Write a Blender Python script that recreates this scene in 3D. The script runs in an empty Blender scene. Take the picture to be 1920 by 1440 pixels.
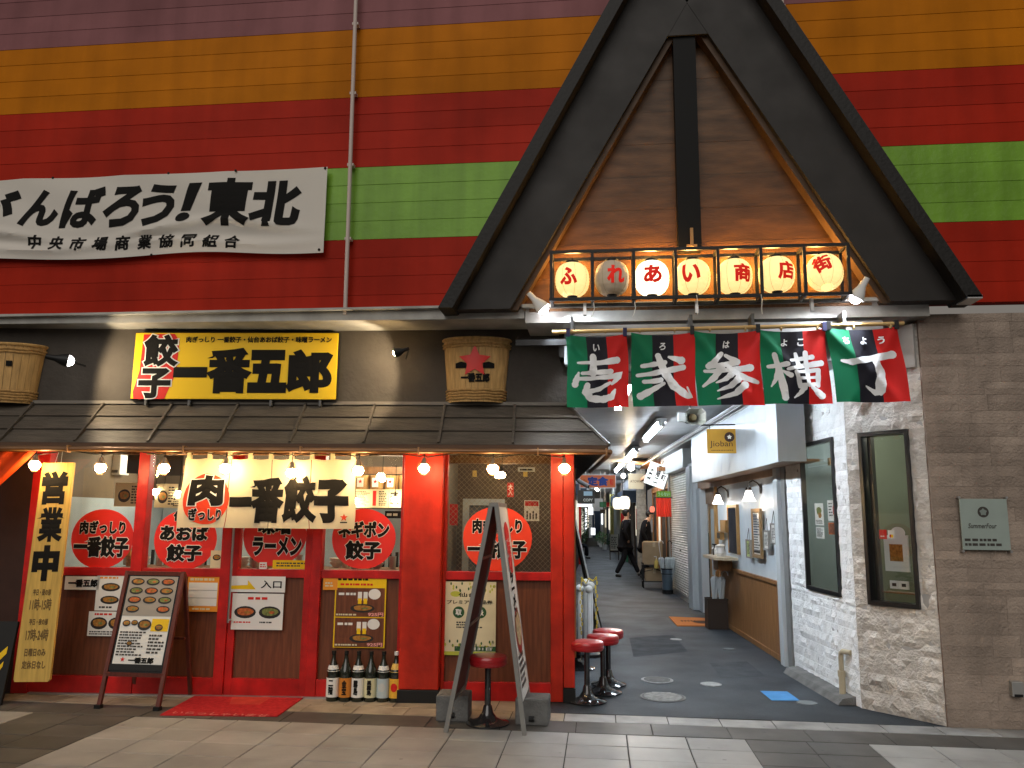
import bpy, bmesh, math, random
from mathutils import Vector, Matrix, noise
R = math.radians
rnd = random.Random(7)
SC = bpy.context.scene
COL = SC.collection

# ---------------------------------------------------------------- camera, world, exposure
FPX, EYE = 1498.0, 1.55
YAW, PITCH, ROLL = R(6.3), R(9.4), R(0.5)
FW = Vector((-math.sin(YAW)*math.cos(PITCH), math.cos(YAW)*math.cos(PITCH), math.sin(PITCH)))
RT = Vector((math.cos(YAW), math.sin(YAW), 0)); UP = RT.cross(FW)
CR = RT*math.cos(ROLL)+UP*math.sin(ROLL); CU = UP*math.cos(ROLL)-RT*math.sin(ROLL)
CP = Vector((0, 0, EYE))
cd = bpy.data.cameras.new('camera'); cam = bpy.data.objects.new('camera', cd); COL.objects.link(cam)
cd.sensor_width = 36; cd.lens = 36*FPX/1920; cd.clip_start = .05; cd.clip_end = 500
cam.matrix_world = Matrix(((CR.x, CU.x, -FW.x, 0), (CR.y, CU.y, -FW.y, 0), (CR.z, CU.z, -FW.z, EYE), (0, 0, 0, 1)))
SC.camera = cam
world = bpy.data.worlds.new('World'); SC.world = world; world.use_nodes = True
bgn = world.node_tree.nodes['Background']
bgn.inputs[0].default_value = (1.0, .90, .80, 1); bgn.inputs[1].default_value = .095
sd = bpy.data.lights.new('arcade_light', 'SUN'); sun = bpy.data.objects.new('arcade_light', sd); COL.objects.link(sun)
sd.energy = .66; sd.angle = R(50); sd.color = (1, .95, .89)
sun.rotation_euler = Vector((.10, .74, -.50)).to_track_quat('-Z', 'Y').to_euler()
SC.view_settings.view_transform = 'Standard'; SC.view_settings.look = 'None'
SC.view_settings.exposure = 1.0; SC.view_settings.gamma = 1
SC.render.engine = 'CYCLES'
SC.cycles.use_denoising = True; SC.cycles.max_bounces = 7; SC.cycles.transparent_max_bounces = 16
SC.cycles.sample_clamp_indirect = 4; SC.cycles.caustics_reflective = False; SC.cycles.caustics_refractive = False
try: SC.cycles.denoising_prefilter = 'ACCURATE'
except Exception: pass

# ---------------------------------------------------------------- where a line of sight meets a real plane
def ray(px, py): return FW+CR*((px-960)/FPX)-CU*((py-720)/FPX)
def GZ(px, py, z=0): d = ray(px, py); return CP+d*((z-CP.z)/d.z)
def AT(px, py, Y): d = ray(px, py); return CP+d*((Y-CP.y)/d.y)
def frame(ax, ay, bx, by, z=0):
    x = Vector((bx-ax, by-ay, 0)).normalized(); y = Vector((0, 0, 1)).cross(x)
    return Matrix(((x.x, y.x, 0, ax), (x.y, y.y, 0, ay), (0, 0, 1, z), (0, 0, 0, 1)))
def ONF(M, px, py, off=0):
    """local (x, z) on frame M's plane moved off metres towards the viewer"""
    I = M.inverted(); o = I @ CP; d = (I.to_3x3()) @ ray(px, py); t = (-off-o.y)/d.y; p = o+d*t
    return p.x, p.z
_a = R(4.3)
FS = frame(-.35, 7.16, -.35+math.cos(_a), 7.16+math.sin(_a))          # dumpling shop front
FR = frame(1.97-.42*2, 9.35+7.75*2, 1.97, 9.35)                       # alley right wall; local x grows to the camera
LR = math.hypot(.84, 15.5)                                            # local x of the near end of that wall
F1 = frame(1.99, 8.89, 2.15, 7.27); F2 = frame(2.15, 7.27, 2.61, 6.75) # stone faces
FB = frame(2.61, 6.73, 5, 6.73)                                       # brown wall
def SH(px, py, off=0): return ONF(FS, px, py, off)

# ---------------------------------------------------------------- materials
def srgb(h):
    v = [int(h[i:i+2], 16)/255 for i in (0, 2, 4)]
    return tuple(c/12.92 if c <= .04045 else ((c+.055)/1.055)**2.4 for c in v)
MATS = {}
def mat(name, col, rough=.5, metal=0, var=0, vs=6, bump=0, bs=40, stretch=None, emit=None, es=1, transl=0, coat=0, wave=None, spec=None, tint=None, pos=False, rv=0, spots=0, streak=0):
    if name in MATS: return MATS[name]
    m = bpy.data.materials.new(name); m.use_nodes = True; nt = m.node_tree; N = nt.nodes; L = nt.links
    b = N['Principled BSDF']; c = srgb(col) if isinstance(col, str) else col
    b.inputs['Base Color'].default_value = (*c, 1); b.inputs['Roughness'].default_value = rough; b.inputs['Metallic'].default_value = metal
    if coat: b.inputs['Coat Weight'].default_value = coat
    if spec is None and metal == 0 and rough >= .38 and not coat: spec = .22
    if spec is not None: b.inputs['Specular IOR Level'].default_value = spec
    tc = N.new('ShaderNodeTexCoord'); mp = N.new('ShaderNodeMapping'); 
    if pos: gp = N.new('ShaderNodeNewGeometry'); L.new(gp.outputs['Position'], mp.inputs[0])
    else: L.new(tc.outputs['Object'], mp.inputs[0])
    if stretch: mp.inputs['Scale'].default_value = stretch
    if var:
        n = N.new('ShaderNodeTexNoise'); n.inputs['Scale'].default_value = vs; n.inputs['Detail'].default_value = 6; L.new(mp.outputs[0], n.inputs['Vector'])
        r = N.new('ShaderNodeValToRGB'); L.new(n.outputs[0], r.inputs[0])
        c2 = srgb(tint) if tint else tuple(x*(1-var) for x in c)
        r.color_ramp.elements[0].position = .3; r.color_ramp.elements[1].position = .7
        r.color_ramp.elements[0].color = (*c2, 1); r.color_ramp.elements[1].color = (*[min(1, x*(1+var*.35)) for x in c], 1)
        out = r.outputs[0]
        def mult(out, fac_socket):
            mm = N.new('ShaderNodeMix'); mm.data_type = 'RGBA'; mm.blend_type = 'MULTIPLY'; mm.inputs[0].default_value = 1
            L.new(out, mm.inputs[6]); L.new(fac_socket, mm.inputs[7]); return mm.outputs[2]
        if rv:
            oi = N.new('ShaderNodeObjectInfo'); q = N.new('ShaderNodeMapRange'); L.new(oi.outputs['Random'], q.inputs[0]); q.inputs[3].default_value = 1-rv; q.inputs[4].default_value = 1+rv*.5; out = mult(out, q.outputs[0])
        if streak:
            m2 = N.new('ShaderNodeMapping'); m2.inputs['Scale'].default_value = (2.2, 2.2, .22); g2 = N.new('ShaderNodeNewGeometry'); L.new(g2.outputs['Position'], m2.inputs[0])
            n3 = N.new('ShaderNodeTexNoise'); n3.inputs['Scale'].default_value = 2.5; n3.inputs['Detail'].default_value = 8; L.new(m2.outputs[0], n3.inputs['Vector'])
            q = N.new('ShaderNodeMapRange'); L.new(n3.outputs[0], q.inputs[0]); q.inputs[1].default_value = .35; q.inputs[2].default_value = .6; q.inputs[3].default_value = 1-streak; q.inputs[4].default_value = 1; out = mult(out, q.outputs[0])
        if spots:
            vo = N.new('ShaderNodeTexVoronoi'); vo.inputs['Scale'].default_value = 4.2; g3 = N.new('ShaderNodeNewGeometry'); L.new(g3.outputs['Position'], vo.inputs['Vector'])
            q = N.new('ShaderNodeMapRange'); L.new(vo.outputs['Distance'], q.inputs[0]); q.inputs[1].default_value = .045; q.inputs[2].default_value = .075; q.inputs[3].default_value = 1-spots; q.inputs[4].default_value = 1; out = mult(out, q.outputs[0])
        L.new(out, b.inputs['Base Color'])
        mr = N.new('ShaderNodeMapRange'); L.new(n.outputs[0], mr.inputs[0]); mr.inputs[3].default_value = min(1, rough*1.25); mr.inputs[4].default_value = rough*.8
        L.new(mr.outputs[0], b.inputs['Roughness'])
    if bump:
        n2 = N.new('ShaderNodeTexNoise'); n2.inputs['Scale'].default_value = bs; n2.inputs['Detail'].default_value = 5; L.new(mp.outputs[0], n2.inputs['Vector'])
        bu = N.new('ShaderNodeBump'); bu.inputs['Strength'].default_value = bump; bu.inputs['Distance'].default_value = .02
        L.new(n2.outputs[0], bu.inputs['Height']); L.new(bu.outputs[0], b.inputs['Normal'])
    if emit:
        e = srgb(emit) if isinstance(emit, str) else emit
        b.inputs['Emission Color'].default_value = (*e, 1); b.inputs['Emission Strength'].default_value = es
    if transl:
        t = N.new('ShaderNodeBsdfTranslucent'); t.inputs[0].default_value = (*c, 1); mx = N.new('ShaderNodeMixShader'); mx.inputs[0].default_value = transl
        L.new(b.outputs[0], mx.inputs[1]); L.new(t.outputs[0], mx.inputs[2]); L.new(mx.outputs[0], N['Material Output'].inputs[0])
    MATS[name] = m; return m
def glassmat(name, tint=(1, 1, 1), refl=.5):
    m = bpy.data.materials.new(name); m.use_nodes = True; nt = m.node_tree; N = nt.nodes; L = nt.links
    N.remove(N['Principled BSDF']); t = N.new('ShaderNodeBsdfTransparent'); t.inputs[0].default_value = (*tint, 1)
    g = N.new('ShaderNodeBsdfGlossy'); g.inputs['Roughness'].default_value = .02; fr = N.new('ShaderNodeFresnel'); fr.inputs[0].default_value = 1.5
    ge = N.new('ShaderNodeNewGeometry'); ir = N.new('ShaderNodeMapRange'); ir.inputs[3].default_value = 1.45; ir.inputs[4].default_value = 1/1.45; L.new(ge.outputs['Backfacing'], ir.inputs[0]); L.new(ir.outputs[0], fr.inputs[0])
    mx = N.new('ShaderNodeMixShader'); L.new(fr.outputs[0], mx.inputs[0]); L.new(t.outputs[0], mx.inputs[1]); L.new(g.outputs[0], mx.inputs[2])
    L.new(mx.outputs[0], N['Material Output'].inputs[0]); MATS[name] = m; return m
white = mat('white_paint', (.72, .72, .71), .5, var=.12, vs=4)
black = mat('black_paint', (.012, .012, .012), .45)
ink = mat('ink', (.008, .0075, .007), .8, spec=.15)
inkb = mat('ink_soft', (.05, .045, .04), .6)
paperw = mat('white_paper', (.74, .73, .69), .6)
cream = mat('cream_paper', (.68, .60, .40), .6, var=.12, vs=5)
redp = mat('red_paint', (.54, .014, .012), .38, spec=.3, streak=.3, pos=True, var=.35, vs=7, bump=.08, bs=30)
orangered = mat('orange_red_paint', (.52, .026, .010), .4, spec=.25, streak=.3, pos=True, var=.3, vs=6, bump=.1, bs=25)
decal = mat('decal_red', (.68, .02, .012), .35)
redink = mat('red_ink', (.60, .02, .015), .5)
yellow = mat('sign_yellow', (.78, .50, .012), .4)
brownp = mat('brown_laminate', (.165, .055, .027), .4, spec=.25, var=.35, vs=5, stretch=(8, 8, .7))
stucco = mat('dark_stucco', (.070, .060, .050), .8, var=.2, vs=3, bump=.5, bs=22)
roofw = mat('roof_board_paint', (.105, .088, .070), .45, var=.35, vs=4, stretch=(1, 6, 6), bump=.3, bs=20, pos=True, rv=.2, spec=.3)
darkw = mat('dark_wood', (.020, .016, .013), .6, var=.35, vs=6, stretch=(1, 6, 6), bump=.2)
gablew = mat('gable_plywood', (.092, .038, .006), .45, rv=.2, pos=True, spec=.3, var=.5, vs=2.6, stretch=(1.2, 1, 5), bump=.12, bs=15)
wood = mat('pale_wood', (.42, .24, .09), .45, var=.35, vs=8, stretch=(7, 7, .8), bump=.15, bs=30)
signwood = mat('sign_wood', (.62, .40, .10), .42, var=.25, vs=6, stretch=(8, 8, .6), bump=.1, bs=20)
midwood = mat('brown_wood', (.20, .10, .045), .45, var=.35, vs=6, stretch=(7, 7, .6), bump=.15)
grey = mat('grey_metal', (.32, .32, .31), .4, .3, var=.15)
dgrey = mat('dark_grey_metal', (.08, .08, .08), .4, .4)
steel = mat('steel', (.5, .5, .5), .28, .9)
chrome = mat('black_chrome', (.03, .03, .032), .12, .4, coat=.6)
beamm = mat('beam_paint', (.40, .39, .36), .5, var=.3, vs=5, bump=.1)
bamboo = mat('bamboo', (.40, .20, .07), .35, var=.3, vs=10, stretch=(1, 8, 8))
copper = mat('copper_gutter', (.20, .095, .035), .35, .3, var=.3, vs=4)
vinyl = mat('red_vinyl', (.36, .012, .016), .28, coat=.3, var=.1, vs=8)
matr = mat('red_carpet', (.50, .02, .025), .9, var=.25, vs=30, bump=.5, bs=200)
conc = mat('concrete', (.16, .16, .155), .85, var=.3, vs=8, bump=.6, bs=60)
noren_c = mat('noren_cloth', (.74, .66, .45), .8, transl=.3, bump=.1, bs=120)
banner_c = mat('banner_cloth', (.66, .62, .56), .7, transl=.1, bump=.05, bs=60)
flag_g = mat('flag_green', (.008, .17, .075), .65, transl=.3, bump=.06, bs=150)
flag_k = mat('flag_black', (.016, .015, .022), .65, transl=.2, bump=.06, bs=150)
flag_r = mat('flag_red', (.60, .018, .015), .65, transl=.3, bump=.06, bs=150)
flag_w = mat('flag_white', (.78, .79, .80), .65)
curtain = mat('orange_curtain', (.80, .085, .012), .6, transl=.35)
glass = glassmat('window_glass', (.97, .98, .97))
wallpale = mat('pale_wall_panel', (.50, .55, .59), .32, var=.08, vs=3)
shutm = mat('shutter_paint', (.50, .50, .47), .38, .1, var=.18, vs=5, bump=.05)
food1 = mat('food_brown', (.42, .19, .04), .6, var=.5, vs=45)
food2 = mat('food_green', (.22, .24, .07), .6, var=.5, vs=45)
food3 = mat('food_orange', (.55, .14, .04), .6, var=.5, vs=45)
plate = mat('plate_dark', (.03, .027, .025), .4)
cordm = mat('cord', (.01, .01, .01), .6)
glow_bulb = mat('bulb_glow', (.9, .8, .6), .4, emit=(1, .66, .30), es=80)
glow_in = mat('inner_bulb_glow', (.9, .8, .6), .4, emit=(1, .80, .50), es=50)
glow_tube = mat('tube_glow', (.9, .9, .9), .4, emit=(.80, .90, 1), es=38)
glow_white = mat('lamp_glow', (.9, .9, .9), .4, emit=(1, .93, .85), es=12)

# ---------------------------------------------------------------- mesh helpers
class MB:
    def __init__(s): s.v = []; s.f = []; s.m = []; s.mi = 0
    def quad(s, *p):
        n = len(s.v); s.v += [Vector(q) for q in p]; s.f.append(tuple(range(n, n+len(p)))); s.m.append(s.mi); return s
    def box(s, x0, x1, y0, y1, z0, z1):
        n = len(s.v); s.v += [Vector((x, y, z)) for x in (x0, x1) for y in (y0, y1) for z in (z0, z1)]
        for f in ((0, 1, 3, 2), (4, 6, 7, 5), (0, 4, 5, 1), (2, 3, 7, 6), (0, 2, 6, 4), (1, 5, 7, 3)): s.f.append(tuple(n+i for i in f)); s.m.append(s.mi)
        return s
    def prism(s, poly, a, b, axis='y'):
        """polygon (list of 2D points) swept from a to b along an axis"""
        def P(u, w, t): return Vector((u, t, w)) if axis == 'y' else Vector((t, u, w)) if axis == 'x' else Vector((u, w, t))
        n = len(s.v); k = len(poly)
        s.v += [P(u, w, a) for u, w in poly]+[P(u, w, b) for u, w in poly]
        s.f.append(tuple(n+i for i in range(k))); s.f.append(tuple(n+k+i for i in reversed(range(k)))); s.m += [s.mi]*2
        for i in range(k):
            j = (i+1) % k; s.f.append((n+i, n+k+i, n+k+j, n+j)); s.m.append(s.mi)
        return s
    def tube(s, pts, r, n=8, cap=True):
        pts = [Vector(p) for p in pts]; rs = r if isinstance(r, (list, tuple)) else [r]*len(pts); rings = []
        up = None
        for i, p in enumerate(pts):
            d = (pts[min(i+1, len(pts)-1)]-pts[max(i-1, 0)]).normalized()
            if up is None: up = d.orthogonal().normalized()
            a = (up-d*up.dot(d)); a = a.normalized() if a.length > 1e-6 else d.orthogonal().normalized(); up = a; b = d.cross(a)
            rings.append(len(s.v)); s.v += [p+(a*math.cos(t)+b*math.sin(t))*rs[i] for t in [2*math.pi*k/n for k in range(n)]]
        for a, b in zip(rings, rings[1:]):
            for k in range(n): s.f.append((a+k, a+(k+1) % n, b+(k+1) % n, b+k)); s.m.append(s.mi)
        if cap: s.f.append(tuple(rings[0]+k for k in reversed(range(n)))); s.f.append(tuple(rings[-1]+k for k in range(n))); s.m += [s.mi]*2
        return s
    def lathe(s, prof, c=(0, 0, 0), n=20, sy=1):
        c = Vector(c); k = len(prof); st = len(s.v)
        for r, z in prof: s.v += [c+Vector((r*math.cos(2*math.pi*i/n), sy*r*math.sin(2*math.pi*i/n), z)) for i in range(n)]
        for j in range(k-1):
            for i in range(n): s.f.append((st+j*n+i, st+j*n+(i+1) % n, st+(j+1)*n+(i+1) % n, st+(j+1)*n+i)); s.m.append(s.mi)
        return s
    def ball(s, c, r, n=14, sz=1): return s.lathe([(max(1e-4, r*math.sin(math.pi*k/8)), -r*sz*math.cos(math.pi*k/8)) for k in range(9)], c, n)
    def disc(s, cx, cz, rx, rz, y, n=32, wob=0):
        st = len(s.v); s.v += [Vector((cx+rx*(1+wob*math.sin(3*t+1))*math.cos(t), y, cz+rz*(1+wob*math.cos(2*t))*math.sin(t))) for t in [2*math.pi*i/n for i in range(n)]]
        s.f.append(tuple(range(st, st+n))); s.m.append(s.mi); return s
    def rect(s, x0, x1, z0, z1, y): return s.quad((x0, y, z0), (x1, y, z0), (x1, y, z1), (x0, y, z1))
    def mesh(s, name, mats, smooth=False):
        me = bpy.data.meshes.new(name); me.from_pydata(s.v, [], s.f)
        for m in (mats if isinstance(mats, (list, tuple)) else [mats]): me.materials.append(m)
        if max(s.m, default=0): me.polygons.foreach_set('material_index', s.m)
        if smooth:
            me.polygons.foreach_set('use_smooth', [True]*len(me.polygons))
            try: me.set_sharp_from_angle(angle=R(40))
            except Exception: pass
        bm = bmesh.new(); bm.from_mesh(me); bmesh.ops.recalc_face_normals(bm, faces=bm.faces); bm.to_mesh(me); bm.free()
        me.update(); return me
    def build(s, name, mats, parent=None, M=None, smooth=False, bevel=0, kind=None, label=None):
        o = bpy.data.objects.new(name, s.mesh(name, mats, smooth)); COL.objects.link(o)
        if parent is not None: o.parent = parent
        if M is not None: o.matrix_world = M if parent is None else M
        if bevel:
            b = o.modifiers.new('b', 'BEVEL'); b.width = bevel; b.segments = 2; b.limit_method = 'ANGLE'
        if kind: o['kind'] = kind
        if label: o['label'] = label
        return o
def tag(o, label, cat, group=None, kind=None):
    o['label'] = label; o['category'] = cat
    if group: o['group'] = group
    if kind: o['kind'] = kind
    return o
def thing(name, label, cat, M=None, loc=(0, 0, 0), rz=0, group=None):
    o = bpy.data.objects.new(name, None); COL.objects.link(o); o.empty_display_size = .1
    o.matrix_world = (M or Matrix())@Matrix.Translation(loc)@Matrix.Rotation(rz, 4, 'Z'); return tag(o, label, cat, group)
def copy_tree(o, parent=None):
    c = o.copy(); COL.objects.link(c)
    if parent is not None: c.parent = parent
    for ch in list(o.children): copy_tree(ch, c)
    return c
def box(name, m, par, *d, bevel=0, label=None): return MB().box(*d).build(name, m, par, bevel=bevel, label=label)
def structure(mb, name, m, M=None, smooth=False): return mb.build(name, m, None, M, smooth, kind='structure')

# ---------------------------------------------------------------- lettering (flat print and brush strokes)
_GL = {}
def glyphs(body, bold, shear=0, spacing=1, line=1, thick=1):
    k = (body, bold, shear, spacing, line)
    if k not in _GL:
        cu = bpy.data.curves.new('g', 'FONT'); cu.body = body; cu.size = 1; cu.resolution_u = 3; cu.bevel_depth = bold; cu.bevel_resolution = 0
        cu.shear = shear; cu.space_character = spacing; cu.space_line = line; cu.align_x = 'CENTER'
        o = bpy.data.objects.new('g', cu); COL.objects.link(o)
        me = bpy.data.meshes.new_from_object(o.evaluated_get(bpy.context.evaluated_depsgraph_get()))
        v = [p.co.copy() for p in me.vertices]; f = [tuple(p.vertices) for p in me.polygons]
        bpy.data.objects.remove(o); bpy.data.curves.remove(cu); bpy.data.meshes.remove(me)
        if bold: # keep what faces the reader
            f = [q for q in f if sum(v[i].z for i in q)/len(q) > bold*.2]
        _GL[k] = (v, f)
    return _GL[k]
def put_mesh(v, f, m, parent, name='lettering', mapf=None, step=.03):
    me = bpy.data.meshes.new(name); me.from_pydata(v, [], f); me.materials.append(m)
    if mapf:
        bm = bmesh.new(); bm.from_mesh(me)
        for ax in (0, 2):
            lo = min(p[ax] for p in v); hi = max(p[ax] for p in v); n = int((hi-lo)/step)+1
            for i in range(1, n):
                co = [0, 0, 0]; co[ax] = lo+(hi-lo)*i/n; no = [0, 0, 0]; no[ax] = 1
                bmesh.ops.bisect_plane(bm, geom=bm.verts[:]+bm.edges[:]+bm.faces[:], plane_co=co, plane_no=no)
        for q in bm.verts: q.co = mapf(q.co)
        bm.to_mesh(me); bm.free()
    o = bpy.data.objects.new(name, me); COL.objects.link(o); o.parent = parent; return o
def text(parent, body, cx, cz, w, h, y, m=ink, bold=.03, shear=0, outline=None, ow=.03, mapf=None, keep=False, line=1, step=.03, depth=.0015, rot=0):
    """print facing local -y, centred at (cx, cz), filling w x h"""
    v, f = glyphs(body, bold, shear, 1, line)
    if not v: return
    x0 = min(p.x for p in v); x1 = max(p.x for p in v); z0 = min(p.y for p in v); z1 = max(p.y for p in v)
    sx = w/(x1-x0); sz = h/(z1-z0)
    if keep: sx = sz = min(sx, sz)
    ca, sa = math.cos(rot), math.sin(rot)
    def conv(v, yy, b):
        out = []
        for p in v:
            a = (p.x-(x0+x1)/2)*sx; c = (p.y-(z0+z1)/2)*sz
            out.append(Vector((cx+a*ca-c*sa, yy-(p.z/b*depth if b else 0), cz+a*sa+c*ca)))
        return out
    if outline:
        v2, f2 = glyphs(body, bold+ow, shear, 1, line); put_mesh(conv(v2, y, bold+ow), f2, outline, parent, 'lettering_outline', mapf, step)
        y -= depth*1.6
    return put_mesh(conv(v, y, bold), f, m, parent, 'lettering', mapf, step)
def vtext(parent, body, cx, cz, w, h, y, **k): return text(parent, '\n'.join(body), cx, cz, w, h, y, line=k.pop('line', .95), **k)
def brush(parent, strokes, fx, m, y, mapf=None, step=.04):
    """brush strokes: [(x, z, width), ...] polylines in fx's units, fx maps to local x, z, scale"""
    v, f = [], []
    for k, st in enumerate(strokes):
        P = []
        for i in range(len(st)-1):
            a, b = st[i], st[i+1]; n = 5
            for j in range(n if i < len(st)-2 else n+1): t = j/n; P.append(tuple(a[q]*(1-t)+b[q]*t for q in range(3)))
        P = [fx(*p) for p in P]; L, Rr = [], []
        for i, p in enumerate(P):
            a = P[max(i-1, 0)]; b = P[min(i+1, len(P)-1)]; dx, dz = b[0]-a[0], b[1]-a[1]; l = math.hypot(dx, dz) or 1; nx, nz = -dz/l, dx/l; w = p[2]/2*(1+.10*math.sin(i*1.7+k))
            L.append((p[0]+nx*w, p[1]+nz*w)); Rr.append((p[0]-nx*w, p[1]-nz*w))
        yy = y-k*.0003; n0 = len(v)
        for l, r_ in zip(L, Rr): v += [Vector((l[0], yy, l[1])), Vector((r_[0], yy, r_[1]))]
        for i in range(len(P)-1): f.append((n0+2*i, n0+2*i+1, n0+2*i+3, n0+2*i+2))
        for end, di in ((0, -1), (len(P)-1, 1)):                        # rounded ends
            a = P[end]; b = P[end-di]; d = math.atan2(a[1]-b[1], a[0]-b[0]); n1 = len(v); w = a[2]/2
            v += [Vector((a[0]+w*math.cos(d+t), yy, a[1]+w*math.sin(d+t))) for t in [(-.5+q/6)*math.pi for q in range(7)]]; f.append(tuple(range(n1, n1+7)))
    return put_mesh(v, f, m, parent, 'lettering', mapf, step)
def star(mb, cx, cz, r, y, r2=.42):
    mb.quad(*[(cx+(r if i % 2 == 0 else r*r2)*math.sin(i*math.pi/5), y, cz+(r if i % 2 == 0 else r*r2)*math.cos(i*math.pi/5)) for i in range(10)])
def dashes(mb, x0, x1, z0, z1, y, rows, fill=.85):
    """rows of print too small to read"""
    h = (z1-z0)/rows
    for i in range(rows):
        z = z1-(i+.5)*h; x = x0; end = x0+(x1-x0)*rnd.uniform(.6, 1)*fill/.85
        while x < min(end, x1):
            w = min(rnd.uniform(.5, 1.6)*h, x1-x)
            if w > h*.2: mb.rect(x, x+w*.85, z-h*.28, z+h*.28, y)
            x += w*1.1
def dish(mb, cx, cz, w, h, y, food=3):
    mb.mi = 2; mb.disc(cx, cz, w/2, h/2, y, 16); mb.mi = food; mb.disc(cx, cz+h*.04, w*.38, h*.33, y-.0008, 14, .08); mb.mi = food+1 if food < 5 else 3; mb.disc(cx+w*.1, cz, w*.14, h*.12, y-.0016, 8); mb.mi = 0
PM = [paperw, ink, plate, food1, food2, food3, redink, yellow, cream, inkb, brownp, mat('poster_orange', (.75, .28, .03), .5), mat('poster_green', (.03, .09, .035), .5), mat('poster_lime', (.42, .45, .06), .5)]
def poster(name, label, cat, M, x0, x1, z0, z1, off=.008, base=0, draw=None, group=None):
    t = thing(name, label, cat, M, ((x0+x1)/2, -off, z0), group=group); w, h = (x1-x0)/2, z1-z0
    mb = MB(); mb.mi = base; mb.box(-w, w, 0, .002, 0, h); mb.build('sheet', PM, t)
    if draw:
        mb = MB(); draw(mb, w, h, t)
        if mb.v: mb.build('print', PM, t)
    return t
def cloth(parent, name, nx, nz, fn, mats, midx=None):
    mb = MB()
    for i in range(nx+1):
        for j in range(nz+1): mb.v.append(Vector(fn(i/nx, j/nz)))
    for i in range(nx):
        for j in range(nz):
            a = i*(nz+1)+j; mb.f.append((a, a+nz+1, a+nz+2, a+1)); mb.m.append(midx((i+.5)/nx) if midx else 0)
    return mb.build(name, mats, parent, smooth=True)
def light(name, kind, loc, energy, color, size=.05, parent=None, aim=None, spot=None, blend=.1):
    d = bpy.data.lights.new(name, kind); d.energy = energy; d.color = color
    if kind in ('POINT', 'SPOT'): d.shadow_soft_size = size
    if spot: d.spot_size = R(spot); d.spot_blend = blend
    o = bpy.data.objects.new(name, d); COL.objects.link(o); o.location = loc
    if aim is not None: o.rotation_euler = (Vector(aim)-Vector(loc)).to_track_quat('-Z', 'Y').to_euler()
    if parent is not None: o.parent = parent
    return o

# ================================================================ the ground
asphalt = mat('asphalt', (.036, .045, .056), .55, var=.5, vs=1.6, bump=.4, bs=120, pos=True, spots=.45)
tile_l = mat('tile_light', (.35, .345, .325), .42, var=.22, vs=2.6, bump=.06, bs=60, pos=True, rv=.12, spots=.35)
tile_d = mat('tile_dark', (.105, .100, .090), .45, var=.3, vs=2.6, bump=.06, bs=60, pos=True, rv=.25, spots=.3)
tile_b = mat('tile_beige', (.34, .29, .22), .5, var=.35, vs=4, bump=.1, bs=50, pos=True, rv=.18, spots=.4)
joint = mat('tile_joint', (.045, .042, .038), .9)
structure(MB().box(-40, 40, -8, 90, -.2, -.03), 'ground', joint)
fl = structure(MB().box(-9, 9, -4, 6.745, -.03, -.007), 'arcade_floor', joint)
fl2 = structure(MB().box(-9, -.2, 6.746, 7.6, -.03, -.007), 'shop_apron', joint)
def tiles(par, xs, ys, m, pick=None, rndz=.0015, g=.0035):
    cache = {}
    for i in range(len(xs)-1):
        for j in range(len(ys)-1):
            mm = pick(xs[i], ys[j]) if pick else m
            k = (round(xs[i+1]-xs[i], 3), round(ys[j+1]-ys[j], 3), mm.name)
            if k not in cache:
                w, d = k[0]/2-g, k[1]/2-g; b = .004
                mb = MB(); mb.box(-w, w, -d, d, -.02, -.002); mb.v += [Vector((x, y, 0)) for x, y in ((-w+b, -d+b), (w-b, -d+b), (w-b, d-b), (-w+b, d-b))]
                mb.f = [q for q in mb.f if q != (1, 5, 7, 3)]; mb.m = [0]*len(mb.f)
                mb.f += [(8, 9, 10, 11), (1, 5, 9, 8), (5, 7, 10, 9), (7, 3, 11, 10), (3, 1, 8, 11)]; mb.m += [0]*5; cache[k] = mb.mesh('floor_tile', mm)
            o = bpy.data.objects.new('floor_tile', cache[k]); COL.objects.link(o); o.parent = par
            o.location = ((xs[i]+xs[i+1])/2, (ys[j]+ys[j+1])/2, rnd.uniform(-rndz, rndz))
X0 = -.245; cols = [X0+.4185*k for k in range(-13, 10)]; rows = [6.16-.302*k for k in range(6, -1, -1)]
tiles(fl, cols, rows, None, lambda x, y: tile_d if (.95 < x < 1.6 or -4.5 < x < -3.65) else tile_l)
tiles(fl, [X0+.05+.56*k for k in range(-10, 8)], [6.165, 6.495], tile_d)
tiles(fl, [X0-.05+.40*k for k in range(0, 10)], [6.50, 6.74], mat('kerb_tile', (.33, .335, .33), .5, var=.35, vs=4, bump=.15, bs=50, pos=True, rv=.15, spots=.4))
tiles(fl, [X0-.05-.42*k for k in range(12, -1, -1)], [6.50, 6.74], tile_b)
tiles(fl2, [X0-.2-.42*k for k in range(11, -1, -1)], [6.75, 7.12], tile_b)
rd = MB(); rd.quad((-.42, 6.75, -.003), (-.05, 6.78, -.003), (.5, 6.755, -.003), (1.2, 6.775, -.003), (2.2, 6.75, -.003), (3.4, 6.75, -.003), (3.4, 80, -.003), (-1.6, 80, -.003), (-.9, 30, -.003), (-.42, 8, -.003))
structure(rd, 'alley_road', asphalt)
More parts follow.
